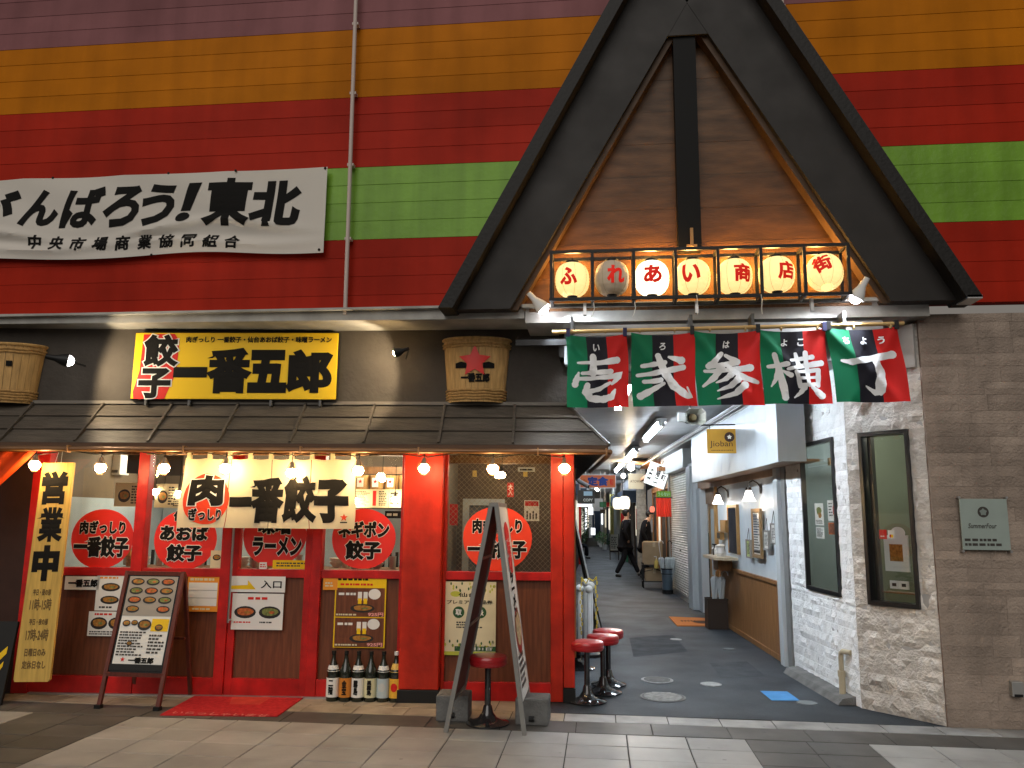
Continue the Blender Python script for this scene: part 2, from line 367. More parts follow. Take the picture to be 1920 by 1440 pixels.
def cover(px, py, rx, m, label, name='manhole_cover', ry=None, grate=False):
    p = GZ(px, py); t = thing(name, label, 'manhole cover' if name == 'manhole_cover' else 'floor cover', loc=(p.x, p.y, 0)); ry = ry or rx
    MB().lathe([(rx, -.002), (rx, .003), (rx*.93, .006), (rx*.9, .003)], n=28, sy=ry/rx).build('rim', dgrey if grate else m, t)
    mb = MB(); mb.lathe([(rx*.89, .0045), (.001, .0045)], n=28, sy=ry/rx); mb.build('plate', m, t)
    if rx > .14:
        mb = MB()
        for k in range(-6, 7):
            w = math.sqrt(max(0, 1-(k/7)**2))*rx*.82; mb.box(-w, w, k*ry/7.5-.006, k*ry/7.5+.006, .005, .008)
        mb.build('ribs', wornm if grate else iron, t, kind='stuff')
wornm = mat('worn_steel', (.33, .34, .34), .5, .3, var=.4, vs=20)
iron = mat('cast_iron', (.07, .07, .07), .5, .4, var=.4, vs=25)
cover(1232, 1275, .155, wornm, 'pale round manhole cover in the alley beyond the ribbed dark one')
cover(1243, 1307, .20, iron, 'dark ribbed iron manhole cover nearest the kerb tiles', grate=True)
cover(1333, 1283, .10, wornm, 'small round cover with two shiny halves in the middle of the alley mouth')
cover(1513, 1318, .085, mat('patch_grey', (.17, .19, .20), .7), 'small grey round cover touching the blue square patch')
cover(1267, 1199, .075, wornm, 'small pale disc in the asphalt left of the brown umbrella bin')
cover(1367, 1217, .075, mat('patch_grey2', (.15, .17, .18), .7), 'small faint grey disc in the asphalt near the wooden wainscot')
for q, c_, lab in ((((1180, 1196), (1262, 1190), (1290, 1222), (1188, 1232)), (.028, .034, .042), 'darker rectangular asphalt repair in the middle of the alley'), (((1330, 1243), (1400, 1240), (1436, 1268), (1352, 1272)), (.050, .058, .066), 'slightly paler asphalt repair near the wooden wainscot')):
    tag(MB().quad(*[GZ(*a)+Vector((0, 0, .0005)) for a in q]).build('asphalt_patch', mat('patch%.3f' % c_[0], c_, .7, var=.4, vs=5, bump=.4, bs=100)), lab, 'road patch')
bp = MB().quad(*[GZ(*q)+Vector((0, 0, .003)) for q in ((1425, 1296), (1476, 1297), (1500, 1314), (1447, 1314))])
tag(bp.build('floor_patch', mat('blue_patch', (.06, .25, .55), .6, var=.15, vs=9)), 'bright blue square patch painted on the asphalt at the alley mouth', 'floor patch')

# ================================================================ striped wall above
sw = thing('striped_wall', 'upper wall of wide painted boards in purple, orange, red and green bands', 'wall', loc=(0, 6.78, 3.28))
cols_s = {'p': mat('board_purple', (.24, .10, .105), .55, var=.25, vs=1.2, bump=.15, bs=9, spec=.06, pos=True, rv=.12, streak=.14), 'o': mat('board_orange', (.50, .158, .003), .5, var=.25, vs=1.2, bump=.15, bs=9, spec=.05, pos=True, rv=.10, streak=.14),
          'r': mat('board_red', (.39, .020, .007), .45, var=.25, vs=1.2, bump=.15, bs=9, spec=.06, pos=True, rv=.12, streak=.14), 'g': mat('board_green', (.21, .42, .045), .3, var=.25, vs=1.2, bump=.3, bs=12, spec=.15, pos=True, rv=.10, streak=.25)}
bh = .1725
for k in range(22):
    z0 = .02+k*bh-(.0 if k else 0); b = 'r' if k < 4 else 'g' if k < 8 else 'r' if k < 12 else 'o' if k < 16 else 'p'
    MB().prism([(-.1065, z0+.001), (-.1035, z0+bh*.97), (-.102, z0+bh), (0, z0+bh), (0, z0), (-.105, z0)], -7.5, 5.2, 'x').build('siding_board', cols_s[b], sw)
def pipe(pts, r, label, m, name='conduit_pipe'):
    t = thing(name, label, 'pipe', loc=pts[0]); q = [Vector(p)-Vector(pts[0]) for p in pts]
    MB().tube(q, r, 10).build('tube', m, t)
    mb = MB()
    for k in range(1, 5): c = q[0].lerp(q[-1], k/4.5); mb.box(c.x-r*1.6, c.x+r*1.6, c.y-.0, c.y+.06, c.z-.012, c.z+.012)
    mb.build('clips', m, t)
pm = mat('pipe_pink_white', (.52, .44, .40), .5)
pipe([AT(647, 590, 6.60), AT(668, -20, 6.60)], .018, 'thin pale vertical pipe crossing the striped wall left of the gable', pm)
pipe([(1.63, 6.60, 5.2), (1.63, 6.60, 7.0)], .018, 'thin pale vertical pipe just right of the gable top', pm)

# cloth banner on the striped wall
bt = thing('cloth_banner', 'long white cloth banner with black brush lettering on the striped wall', 'banner', loc=(0, 6.62, 0))
bx0, bx1, bz0, bz1 = -7.2, -2.43, 3.87, 4.665
tiesx = [-7.0, -5.0, -3.92, -2.95, -2.43]
def banner_fn(p):
    x, y, z = p; u = (x-bx0)/(bx1-bx0); v = (z-bz0)/(bz1-bz0)
    sag = .02*math.sin(math.pi*((x*1.0+.4) % 1.0))
    fold = .028*math.exp(-((v-.30+.10*math.sin(x*2.3))/.05)**2)+.022*math.exp(-((v-.14-.04*math.sin(x*2.9+1))/.04)**2)-.02*math.exp(-((v-.22)/.06)**2)+.008*math.sin(x*5+v*9)
    return Vector((x, y-fold*min(1, (1-u)*6+.1)-.015, z-sag*(v*.6)+.02*(1-v)*math.sin(x*3)+(u-.5)*.0))
cloth(bt, 'cloth', 90, 30, lambda u, v: banner_fn(Vector((bx0+u*(bx1-bx0), 0, bz0+v*(bz1-bz0)))), banner_c)
def pxw(q): p = AT(q[0], q[1], 6.62); return p.x, p.z
for ch, a, b in (('が', (-70, 362), (35, 430)), ('ん', (42, 358), (108, 424)), ('ば', (120, 352), (195, 424)), ('ろ', (200, 350), (262, 424)), ('う', (272, 346), (328, 424)), ('！', (336, 345), (376, 418)), ('東', (385, 336), (470, 424)), ('北', (472, 340), (564, 422))):
    x0, z1 = pxw(a); x1, z0 = pxw(b)
    text(bt, ch, (x0+x1)/2, (z0+z1)/2, (x1-x0), (z1-z0), -.004, bold=.042 if ch not in '東北' else .05, shear=.25 if ch not in '東北' else .08, mapf=banner_fn, step=.06)
for i, ch in enumerate('中央市場商業協同組合'):
    x, z = pxw((68+i*41.0, 455)); text(bt, ch, x, z, .145, .135, -.004, bold=.035, shear=.12, mapf=banner_fn, step=.06)
mb = MB()
for x, z in ((-3.95, 4.66), (-2.45, 4.65), (-5.1, 4.66), (-2.47, 3.88), (-4.05, 3.875), (-3.3, 4.66)): mb.ball((x, -.02, z), .012, 6)
mb.build('grommets', darkw, bt)

# grey beams along the foot of the striped wall
t = thing('steel_beam', 'pale grey beam under the gable and above the hanging flags', 'beam', loc=(0, 6.6, 3.21))
MB().box(-.62, 2.66, 0, .5, -.035, .085).build('web', beamm, t); MB().box(-.64, 2.9, -.06, 0, .085, .115).build('flange', beamm, t)
t = thing('steel_beam', 'long thin pale beam above the dark shop fascia', 'beam', loc=(0, 6.6, 3.27))
MB().prism([(-7.5, 0), (-.63, -.055), (-.63, .055), (-7.5, .085)], 0, .4).build('web', beamm, t); MB().box(-7.5, -.64, -.05, 0, .04, .06).build('lip', beamm, t)

# ================================================================ gable over the alley mouth
g = thing('gable_frame', 'tall black A shaped gable frame with a wooden inner wall over the alley mouth', 'gable', loc=(.815, 6.42, 3.27))
W0, SL = 2.135, 1.87
def leg(sgn, wi, si):
    Hh = 3.9
    # broad board
    MB().prism([(sgn*(W0-.12), .0), (sgn*(wi+.02), .0), (sgn*(wi+.02-Hh/si), Hh), (sgn*(W0-.12-Hh/SL), Hh)], .05, .20).build('barge_board', mat('barge_paint', (.020, .017, .015), .5, spec=.25, var=.3, vs=3, bump=.06, bs=12), g)
    MB().prism([(sgn*W0, -.02), (sgn*(W0-.12), -.02), (sgn*(W0-.12-Hh/SL), Hh), (sgn*(W0-Hh/SL), Hh)], -.10, .23).build('roof_edge', mat('roof_edge_black', (.010, .009, .008), .5, bump=.2, bs=30), g)
    MB().prism([(sgn*(wi+.019), .0), (sgn*(wi-.035), .0), (sgn*(wi-.035-Hh/si), Hh), (sgn*(wi+.019-Hh/si), Hh)], .10, .225).build('inner_trim', mat('trim_dark_wood', (.075, .042, .022), .5, spec=.2, var=.3, vs=6), g)
leg(-1, 1.53, 1.78); leg(1, 1.49, 1.78)
MB().box(2.02, 2.13, -.10, .1, -.03, -.002).build('end_cap', steel, g)
MB().box(-.145, .045, .08, .18, .48, 2.55).build('king_post', mat('post_black', (.006, .006, .006), .5, spec=.1), g)
MB().prism([(-.4, 2.42), (.4, 2.42), (.3, 3.4), (-.3, 3.4)], .054, .075).build('apex_board', MATS['barge_paint'], g)
n = 0
for j in range(9):                                                     # plywood sheets of the inner wall
    z0 = .0+j*.30; z1 = z0+.298; hw = lambda z: max(0.02, 1.76-z/1.75)
    MB().prism([(-hw(z0), z0), (hw(z0), z0), (hw(z1), z1), (-hw(z1), z1)], .222-.002*(j % 2), .245).build('wall_panel', gablew, g)
MB().box(-1.4, 1.4, .17, .215, .0, .04).build('sill', midwood, g)
mb = MB(); mb.box(-.05, -.025, .045, .06, .50, .66); mb.box(-.08, .005, .055, .065, .48, .52); mb.build('bracket', wood, g)

# lantern rack and lanterns
lf = thing('lantern_rack', 'black metal rack of seven square bays holding the paper lanterns', 'rack', loc=(.79, 6.40, 3.28))
xs = [-1.17+.3345*k for k in range(8)]
mb = MB()
for y in (-.1, .1): mb.box(-1.185, 1.185, y-.012, y+.012, .40, .425); mb.box(-1.185, 1.185, y-.012, y+.012, 0, .025)
mb.build('rails', black, lf)
for x in xs:
    mb = MB()
    for y in (-.1, .1): mb.box(x-.012, x+.012, y-.0118, y+.0118, .024, .401)
    mb.box(x-.011, x+.011, -.09, .09, .003, .022); mb.box(x-.011, x+.011, -.09, .09, .403, .422); mb.build('upright', black, lf)
for x in (-.9, .0, .9): box('bracket', steel, lf, x-.012, x+.012, -.02, .02, -.10, .0)
sh_paper = mat('lantern_paper', (.8, .68, .36), .6, emit=(1, .72, .27), es=.52, bump=.3, bs=40)
sh_hot = mat('lantern_paper_bright', (.85, .8, .65), .6, emit=(1, .85, .58), es=1.3)
sh_off = mat('lantern_paper_unlit_glow', (.55, .46, .36), .6, emit=(1, .7, .4), es=.02)  # lantern is unlit, yet a faint glow is put into its paper
prof = [(.045, -.142), (.075, -.135), (.105, -.112), (.128, -.075), (.138, -.03), (.139, .02), (.131, .065), (.11, .105), (.08, .13), (.045, .14)]
ribbed = []
for i in range(len(prof)-1):
    a, b = prof[i], prof[i+1]
    for k in range(4): tt = k/4; ribbed.append((a[0]*(1-tt)+b[0]*tt+(.0022 if k % 2 else 0), a[1]*(1-tt)+b[1]*tt))
ribbed.append(prof[-1])
descr = ['leftmost lit', 'unlit pinkish', 'brightest white', 'lit middle', 'lit fifth', 'lit sixth', 'rightmost tilted lit']
for i, ch in enumerate('ふれあい商店街'):
    px, py = [(1073, 525), (1147, 522), (1222, 522), (1299, 520), (1377, 519), (1456, 515), (1546, 511)][i]
    p = AT(px, py, 6.38)
    l = thing('paper_lantern', f'{descr[i]} round paper lantern with red character {ch} in the black rack', 'lantern', loc=(p.x, 6.38, p.z), group='round paper lanterns in the rack')
    MB().lathe(ribbed, n=32).build('shade', [sh_paper, sh_off, sh_hot][1 if i == 1 else 2 if i == 2 else 0], l, smooth=True)
    MB().lathe([(.001, .158), (.052, .158), (.054, .132), (.048, .13)], n=20).build('top_ring', black, l)
    if i < 6: MB().lathe([(.048, -.13), (.04, -.15), (.036, -.165), (.03, -.165), (.03, -.15)], n=20).build('bottom_ring', black, l)
    MB().tube([(0, 0, .155), (0, .0, .19)], .004, 5).build('hook', cordm, l)
    wr = MB()
    for a in range(8):
        an = a*math.pi/4+.2; wr.tube([((r_+.0015)*math.cos(an), (r_+.0015)*math.sin(an), z) for r_, z in prof], .0012, 3, cap=False)
    wr.build('rib_wires', mat('rib_wire', (.30, .25, .10), .6), l)
    dx = [-.03, .035, .0, -.03, .05, .055, -.055][i]
    def onball(q, dx=dx):
        a = (q.x+dx)/.139; rr = 0
        for (r0, z0), (r1, z1) in zip(prof, prof[1:]):
            if z0 <= q.z <= z1: rr = r0+(r1-r0)*(q.z-z0)/(z1-z0)
        rr = (rr or .09)+.004-q.y; return Vector((rr*math.sin(a), -rr*math.cos(a), q.z))
    text(l, ch, 0, .0, .15, .15, 0, mat('lantern_red_ink_backlit', (.6, .02, .01), .6, emit=(1, .02, .01), es=.16 if i != 1 else .16), bold=.045, mapf=onball, step=.02, depth=.0008, rot=[0, 0, 0, 0, 0, 0, .25][i])  # red ink glows by itself, imitating lamp light behind the paper
    if i != 1: light('lantern_light', 'POINT', (0, .12, .17), [9, 0, 14, 9, 9, 9, 10][i], (1, .54, .15), .05, l)
    if i == 6: l.rotation_euler = (R(-20), 0, R(0))
for i, (px, py) in enumerate(((1113, 567), (1190, 566), (1306, 553), (1427, 552))):
    p = AT(px, py, 6.28); mb = MB(); mb.tube([(0, 0, 0), (.006, 0, -.05), (-.012 if i < 2 else 0, 0, -.11), (-.02 if i < 2 else .003, 0, -.16 if i > 1 else -.12)], .0035, 5)
    t = tag(mb.build('pull_string', mat('string_white', (.7, .68, .6), .7), None, Matrix.Translation(p)), f'thin white string hanging from the lantern rack, {["first", "second", "third", "fourth"][i]} from the left', 'string', 'strings under the lantern rack')
def spotlamp(px, py, Y, aim, label, m, en, color, spot, glow, blend=.15, size=1, aimd=None):
    p = AT(px, py, Y) if Y < 100 else px; t = thing('spotlight', label, 'spotlight', loc=p); d = (Vector(aim)-Vector(p)).normalized(); q = d.to_track_quat('Z', 'Y')
    def T(mb): mb.v = [q @ v for v in mb.v]; return mb
    T(MB().lathe([(.001, -.15*size), (.022*size, -.15*size), (.026*size, -.08*size), (.05*size, -.02*size), (.062*size, .03*size), (.058*size, .03*size), (.046*size, -.015*size)], n=20)).build('lamp_body', m, t, smooth=True)
    T(MB().lathe([(.045*size, .002), (.001, .006)], n=20)).build('lens', glow, t)
    T(MB().ball((0, 0, .028*size), .046*size, 14)).build('reflector_bulb', glow, t, smooth=True)
    MB().tube([d*-.10*size, d*-.12*size+Vector((0, .08, .02)), Vector((0, .28, 0))], .010*size, 8).build('arm', m, t)
    light('spot_beam', 'SPOT', d*.09, en, color, .02, t, aim=d*.09+d, spot=spot, blend=blend); return t
spotlamp(1014, 574, 6.42, (.35, 6.62, 2.4), 'white spotlight at the left end of the lantern rack, shining on the flags', white, 26, (.82, .9, 1), 125, mat('cool_glow', (.9, .9, .9), .4, emit=(.95, .93, 1), es=25), blend=.5)
spotlamp(1608, 553, 6.36, (1.55, 6.62, 2.4), 'white spotlight at the right end of the lantern rack, shining on the flags', white, 24, (.82, .9, 1), 125, MATS['cool_glow'], blend=.5)

# bamboo pole and the five flags
t = thing('bamboo_pole', 'horizontal bamboo pole holding the five tricolour flags', 'pole', loc=(-.38, 6.45, 3.055))
mb = MB(); mb.tube([(0, 0, 0), (2.78, 0, .025)], .016, 10)
for k in range(10): mb.tube([(.15+k*.28, 0, .0), (.162+k*.28, 0, .0)], .0185, 10)
mb.build('pole', mat('pale_bamboo', (.45, .30, .12), .4), t)
for x in (.16, 1.13, 1.62, 2.33): box('bracket', dgrey, t, x-.012, x+.012, .0, .16, -.02, .13)
t = thing('steel_channel', 'pale metal channel behind the bamboo pole', 'beam', loc=(-.2, 6.62, 3.06)); MB().box(0, 2.5, 0, .05, 0, .09).build('web', grey, t); MB().box(-.5, 0, -.02, .02, -.08, -.03).build('end_stub', black, t)
FLG = [
 ('壱', 'い', (215, 520, 495, 870), [[(268, 638, 8), (360, 634, 17), (462, 625, 26)], [(345, 600, 22), (345, 690, 26)], [(290, 692, 12), (350, 686, 18), (432, 682, 20)], [(272, 690, 8), (262, 722, 20), (256, 752, 24)], [(262, 722, 14), (380, 714, 15), (482, 704, 24), (440, 748, 10)], [(430, 742, 12), (380, 772, 16), (322, 788, 18)], [(318, 752, 20), (308, 790, 24), (335, 822, 26), (395, 828, 26), (438, 816, 24), (455, 780, 8)]]),
 ('弐', 'ろ', (535, 850, 495, 870), [[(590, 662, 14), (650, 650, 18), (700, 640, 20)], [(566, 712, 12), (680, 690, 20), (790, 672, 22)], [(598, 742, 14), (680, 734, 20)], [(575, 818, 26), (640, 782, 20), (695, 752, 12)], [(668, 604, 22), (700, 690, 28), (745, 768, 30), (800, 818, 26), (824, 826, 10), (808, 775, 6)], [(722, 612, 10), (782, 636, 28)]]),
 ('参', 'は', (855, 1180, 490, 865), [[(990, 596, 16), (955, 640, 20), (925, 664, 22)], [(925, 664, 16), (1050, 650, 20)], [(1010, 606, 12), (1062, 644, 26)], [(905, 690, 12), (1010, 686, 18), (1128, 676, 26)], [(992, 660, 24), (950, 720, 22), (888, 768, 8)], [(1015, 664, 14), (1075, 718, 26), (1155, 750, 14)], [(1030, 708, 22), (1000, 732, 16), (955, 748, 6)], [(1062, 732, 24), (1020, 768, 18), (955, 792, 6)], [(1092, 762, 26), (1040, 806, 20), (950, 834, 6)]]),
 ('横', 'よこ', (1185, 1540, 475, 865), [[(1222, 668, 14), (1322, 652, 20)], [(1262, 602, 18), (1276, 680, 24), (1292, 832, 28)], [(1274, 680, 22), (1252, 735, 16), (1226, 772, 6)], [(1296, 690, 10), (1330, 712, 22)], [(1345, 632, 12), (1458, 618, 20)], [(1372, 598, 14), (1380, 662, 20)], [(1425, 592, 18), (1420, 662, 18)], [(1322, 680, 12), (1400, 664, 18), (1502, 652, 24)], [(1362, 694, 16), (1376, 772, 18)], [(1362, 698, 12), (1480, 686, 18)], [(1482, 688, 20), (1472, 768, 18)], [(1422, 660, 18), (1422, 765, 16)], [(1370, 730, 11), (1474, 724, 11)], [(1378, 766, 14), (1472, 760, 14)], [(1398, 778, 22), (1375, 806, 16), (1342, 832, 6)], [(1440, 776, 16), (1486, 822, 30)]]),
 ('丁', 'ちょう', (1520, 1890, 465, 850), [[(1572, 634, 10), (1620, 640, 24), (1720, 620, 24), (1838, 604, 30)], [(1745, 622, 22), (1762, 700, 34), (1752, 790, 38), (1728, 800, 22), (1680, 766, 6)]])]
FC = [('first', 'green'), ('second', ''), ('third', ''), ('fourth', ''), ('fifth', '')]
fxs = [(-.27, .225), (.255, .765), (.765, 1.285), (1.28, 1.80), (1.80, 2.35)]
for i, (kan, kana, (qx0, qx1, qy0, qy1), st) in enumerate(FLG):
    x0, x1 = fxs[i]; w = x1-x0; zt = 3.03+.006*i; hgt = .605 if i < 4 else .60; ph = i*1.3
    f = thing('tricolour_flag', f'green, black and red flag with big white {kan}, {["leftmost", "second", "middle", "fourth", "rightmost"][i]} of the five', 'flag', loc=(x0, 6.45, zt), group='tricolour flags over the alley mouth')
    def fn(q, w=w, hgt=hgt, ph=ph, i=i):
        u = q.x/w; v = -q.z/hgt
        sag = .022*math.sin(math.pi*min(1, max(0, u)))*(1-v)
        y = q.y-.016*math.sin(6.5*u+ph+v*2.2)*(.3+v)-.003*math.sin(17*u+v*6+ph)-.018*math.exp(-((u-v*.9)/.10)**2)-.012*math.exp(-((1-u-v*.8)/.09)**2)
        return Vector((q.x+(.018*v if i < 4 else .055*v)+.008*math.sin(5*v+ph), y, q.z-sag))
    cloth(f, 'cloth', 36, 30, lambda u, v, fn=fn, w=w, hgt=hgt: fn(Vector((u*w, 0, -v*hgt))), [flag_g, flag_k, flag_r], lambda u: 0 if u < .335 else 1 if u < .665 else 2)
    sx = w/(qx1-qx0); sz = hgt/(qy1-qy0)
    brush(f, st, lambda x, z, ww, sx=sx, sz=sz, qx0=qx0, qy0=qy0: ((x-qx0)*sx, -(z-qy0)*sz, ww*sx*1.42), flag_w, -.004, mapf=fn)
    pos = {1: [.49], 2: [.38, .62], 3: [.26, .5, .75]}[len(kana)]
    for c, u in zip(kana, pos): text(f, c, u*w, -hgt*.155, .052, .062, -.004, flag_w, bold=.03, shear=.15, mapf=fn, step=.03)
    for u in ((.04, .98) if i in (0, 4) else (.98,)):
        tm = mat('tie_navy', (.03, .03, .08), .7) if i in (0, 3) else black
        MB().box(u*w-.016, u*w+.016, -.022, .022, -.02, .05).build('tie', tm, f)

# ================================================================ dumpling shop
shop = thing('dumpling_shop', 'red and brown dumpling shop front with a small dark board roof', 'shop', FS)
def sp(name, m, *d, bevel=0, par=None): return box(name, m, par or shop, *d, bevel=bevel)
sp('fascia_wall', stucco, -6.6, .10, 0, .25, 2.40, 3.32)
sp('side_wall', darkw, -.02, .10, .26, 3.2, 0, 2.9)
sp('side_wall', darkw, .0, .10, 3.2, 6.4, 0, 2.9)
# little roof
RO, ZT, ZB = .42, 2.53, 2.13
def rp(s, v): return (s, -v*RO-.02, ZT+(ZB-ZT)*v)                      # point on the slope, v 0 top, 1 eave
bx = [-6.6, -5.45, -4.84, -4.18, -3.54, -2.93, -2.31, -1.68, -1.04, -.41, .06]
for j in range(3):
    for i in range(len(bx)-1):
        mb = MB(); a, b = bx[i], bx[i+1]-.004; v0, v1 = j/3, (j+1)/3
        r2 = .0 if i < len(bx)-2 else 1
        ex = lambda v: .33*v if r2 else 0
        up = .012; P = [(a, v0, .004), (b+ex(v0), v0, .004), (b+ex(v1), v1, .02), (a, v1, .02)]
        nrm = Vector((0, -(ZT-ZB), RO)).normalized()
        top = [Vector(rp(s, v))+nrm*h for s, v, h in P]; bot = [Vector(rp(s, v))-nrm*.012 for s, v, h in P]
        n0 = 0; mb.v = top+bot; mb.f = [(0, 1, 2, 3), (7, 6, 5, 4), (0, 4, 5, 1), (1, 5, 6, 2), (2, 6, 7, 3), (3, 7, 4, 0)]; mb.m = [0]*6
        mb.build('roof_board', roofw, shop)
def hipP(y, v): return (.06+.33*v, y, ZT+(ZB-ZT)*v)
MB().quad((.06, -.02, ZT), (.39, -.44, ZB), (.39, 6.3, ZB), (.06, 6.3, ZT)).quad((.06, -.02, ZT-.02), (.39, -.44, ZB-.02), (.39, 6.3, ZB-.02), (.06, 6.3, ZT-.02)).build('hip_side', roofw, shop)
for s in bx[1:-1]:
    MB().tube([Vector(rp(s, 0))+Vector((0, -.005, .022)), Vector(rp(s, 1.0))+Vector((0, -.005, .026))], .016, 4).build('batten', roofw, shop)
MB().tube([Vector((.06, -.03, ZT+.02)), Vector((.395, -.45, ZB+.015))], .018, 6).build('hip_batten', roofw, shop)
sp('ridge_strip', mat('ridge_strip', (.17, .15, .125), .4), -6.6, .07, -.045, -.002, 2.535, 2.565)
MB().prism([(-.44, ZB-.035), (-.44, ZB-.02), (-.02, ZB+.05), (-.02, ZB+.02)], -6.6, .385, 'x').build('soffit', roofw, shop)
sp('eave_board', mat('eave_brown', (.09, .05, .03), .5), -6.6, .39, -.455, -.44, ZB-.05, ZB+.012)
gt = MB(); gt.tube([(-6.6, -.485, 2.085), (.40, -.485, 2.085)], .022, 10); gt.tube([(.40, -.485, 2.085), (.42, -.1, 2.085), (.42, 2.5, 2.085)], .022, 10); gt.build('gutter', copper, shop, smooth=True)
for s in (-5.2, -4.2, -3.2, -2.2, -1.2, -.2, .37): sp('gutter_clip', bamboo, s-.006, s+.006, -.512, -.455, 2.055, 2.115)
# posts, rails
def post(s0, s1, m=redp, y0=-.05, y1=.06, z0=0, z1=2.2): sp('post', m, s0, s1, y0, y1, z0, z1, bevel=.004)
sp('dark_panel', mat('dark_brown_panel', (.05, .024, .018), .45, var=.2), -6.6, -4.77, .0, .06, 0, 2.3)
for a, b in ((-4.765, -4.62), (-3.80, -3.70), (-2.995, -2.905), (-2.19, -2.10)): post(a, b)
for a, b in ((-1.41, -1.374), (-1.028, -1.0), (-.085, .02)): post(a, b, orangered if a > -1.2 else redp, y0=-.04)
sp('corner_post', orangered, .025, .12, -.06, .25, .12, 2.2, bevel=.006); sp('corner_plinth', black, .02, .125, -.065, .255, 0, .115)
sp('pillar', orangered, -1.372, -1.03, -.16, .1, .105, 2.2, bevel=.008); sp('pillar_plinth', black, -1.378, -1.024, -.166, .1, .0, .103, bevel=.004)
bays = [(-4.62, -3.80), (-3.70, -2.995), (-2.10, -1.41), (-1.0, -.085)]
for i, (a, b) in enumerate(bays):
    sp('rail', redp, a, b, -.035, .045, 1.0, 1.07, bevel=.003)
    sp('kick_board', redp, a, b, -.04, .045, .0, .15, bevel=.003)
    n = 1
    sp('lower_panel', brownp, a, b, .0, .03, .15, 1.0)
    sp('window_pane', glass, a, b, .02, .024, 1.07, 2.25)
sp('threshold', steel, -4.6, -1.42, -.07, -.042, 0, .014)
# sliding door (a part of the shop) with handle bar
d = sp('door', brownp, -2.84, -2.25, .0, .03, .15, 1.0)
box('door_stile', redp, d, -2.904, -2.84, -.03, .04, .0, 2.2, bevel=.003); box('door_stile', redp, d, -2.25, -2.192, -.03, .04, .0, 2.2, bevel=.003)
box('door_rail', redp, d, -2.84, -2.25, -.028, .038, 1.0, 1.07); box('door_rail', redp, d, -2.84, -2.25, -.028, .038, .0, .15)
box('door_glass', glass, d, -2.84, -2.25, .02, .024, 1.07, 2.2)
hb = MB(); hb.tube([(-2.875, -.10, .62), (-2.875, -.10, 1.52)], .010, 8); hb.tube([(-2.875, -.03, .64), (-2.875, -.10, .64)], .008, 6); hb.tube([(-2.875, -.03, 1.5), (-2.875, -.10, 1.5)], .008, 6); hb.build('handle', steel, d, smooth=True)
# interior room
room = mat('shop_wall_cream', (.50, .46, .36), .7, var=.1); roomb = mat('shop_wall_blue', (.36, .45, .52), .5, var=.15, vs=3)
sp('inner_floor', midwood, -4.75, .0, .1, 3.1, -.02, .02); sp('inner_ceiling', mat('ceiling_dark', (.07, .055, .04), .6), -4.75, .0, .1, 3.1, 2.36, 2.42)
sp('inner_wall', roomb, -4.7, -1.15, 2.4, 2.5, 0, 1.62); sp('inner_wall', mat('shop_wall_dark', (.13, .10, .07), .6), -4.7, -1.15, 2.4, 2.5, 1.62, 2.36)
sp('inner_wall', mat('shop_partition', (.30, .27, .22), .6), -1.2, -1.14, .1, 2.6, 0, 2.36); sp('inner_wall', mat('shop_room_brown', (.16, .11, .075), .6, var=.2), -1.14, .0, 2.2, 2.3, 0, 2.36)
sp('inner_wall', roomb, -4.78, -4.72, .1, 2.5, 0, 1.7); sp('inner_wall', MATS['shop_wall_dark'], -4.78, -4.72, .1, 2.5, 1.7, 2.36)
for z, s0, s1, y in ((2.14, -4.7, -1.2, .8), (2.0, -4.7, -1.2, 1.7), (2.06, -1.1, -.02, .7)): sp('ceiling_beam', midwood, s0, s1, y, y+.09, z, z+.08)
def inpt(px, py, dep): return ONF(FS, px, py, -dep)
# things inside
def place_rect(px0, py0, px1, py1, dep): x0, z1 = inpt(px0, py0, dep); x1, z0 = inpt(px1, py1, dep); return x0, x1, z0, z1
def menu_draw(style):
    def dr(mb, w, h, t):
        if style == 0: mb.mi = 8; dish(mb, -w*.3, h*.45, w*.9, h*.55, -.001); mb.mi = 9; dashes(mb, w*.2, w*.85, h*.1, h*.9, -.001, 7)
        if style == 1: mb.mi = 6; mb.rect(w*.1, w*.3, h*.1, h*.92, -.001); mb.mi = 1; dashes(mb, w*.45, w*.9, h*.1, h*.92, -.001, 9); mb.mi = 9; dashes(mb, -w*.9, -w*.05, h*.1, h*.9, -.001, 10)
        if style == 2: mb.mi = 9; dashes(mb, -w*.8, w*.8, h*.15, h*.85, -.001, 4)
    return dr
for k, (a, lab, st, base) in enumerate([((217, 905, 265, 950), 'cream menu sheet on the inside wall behind the first window', 0, 8), ((292, 907, 331, 952), 'cream menu sheet with a round dish right of the red window post', 0, 8), ((323, 932, 348, 953), 'small framed notice behind the second window beside the white curtain', 2, 8),
      ((663, 917, 728, 952), 'wide menu sheet with red stripe on the wall behind the third window', 1, 8), ((730, 917, 752, 952), 'narrow menu sheet next to the red pillar behind the third window', 2, 8), ((240, 852, 272, 888), 'transparent looking pale sheet high in the first window', 2, 9), ((308, 852, 342, 892), 'pale sheet hung high behind the second window', 2, 9)]):
    x0, x1, z0, z1 = place_rect(*a, .9); poster('menu_sheet', lab, 'menu', FS, x0, x1, z0, z1, -.9, base, menu_draw(st), group='menu sheets inside the shop')
x0, x1, z0, z1 = place_rect(190, 852, 224, 890, 1.2)
t = thing('air_conditioner', 'small cream wall unit high inside the first window', 'air conditioner', FS, ((x0+x1)/2, 1.2, z0)); w = (x1-x0)/2; box('body', white, t, -w, w, 0, .2, 0, z1-z0, bevel=.01); box('vent', dgrey, t, -w*.8, w*.8, -.004, .0, .02, .05)
x0, x1, z0, z1 = place_rect(722, 958, 756, 972, 1.3)
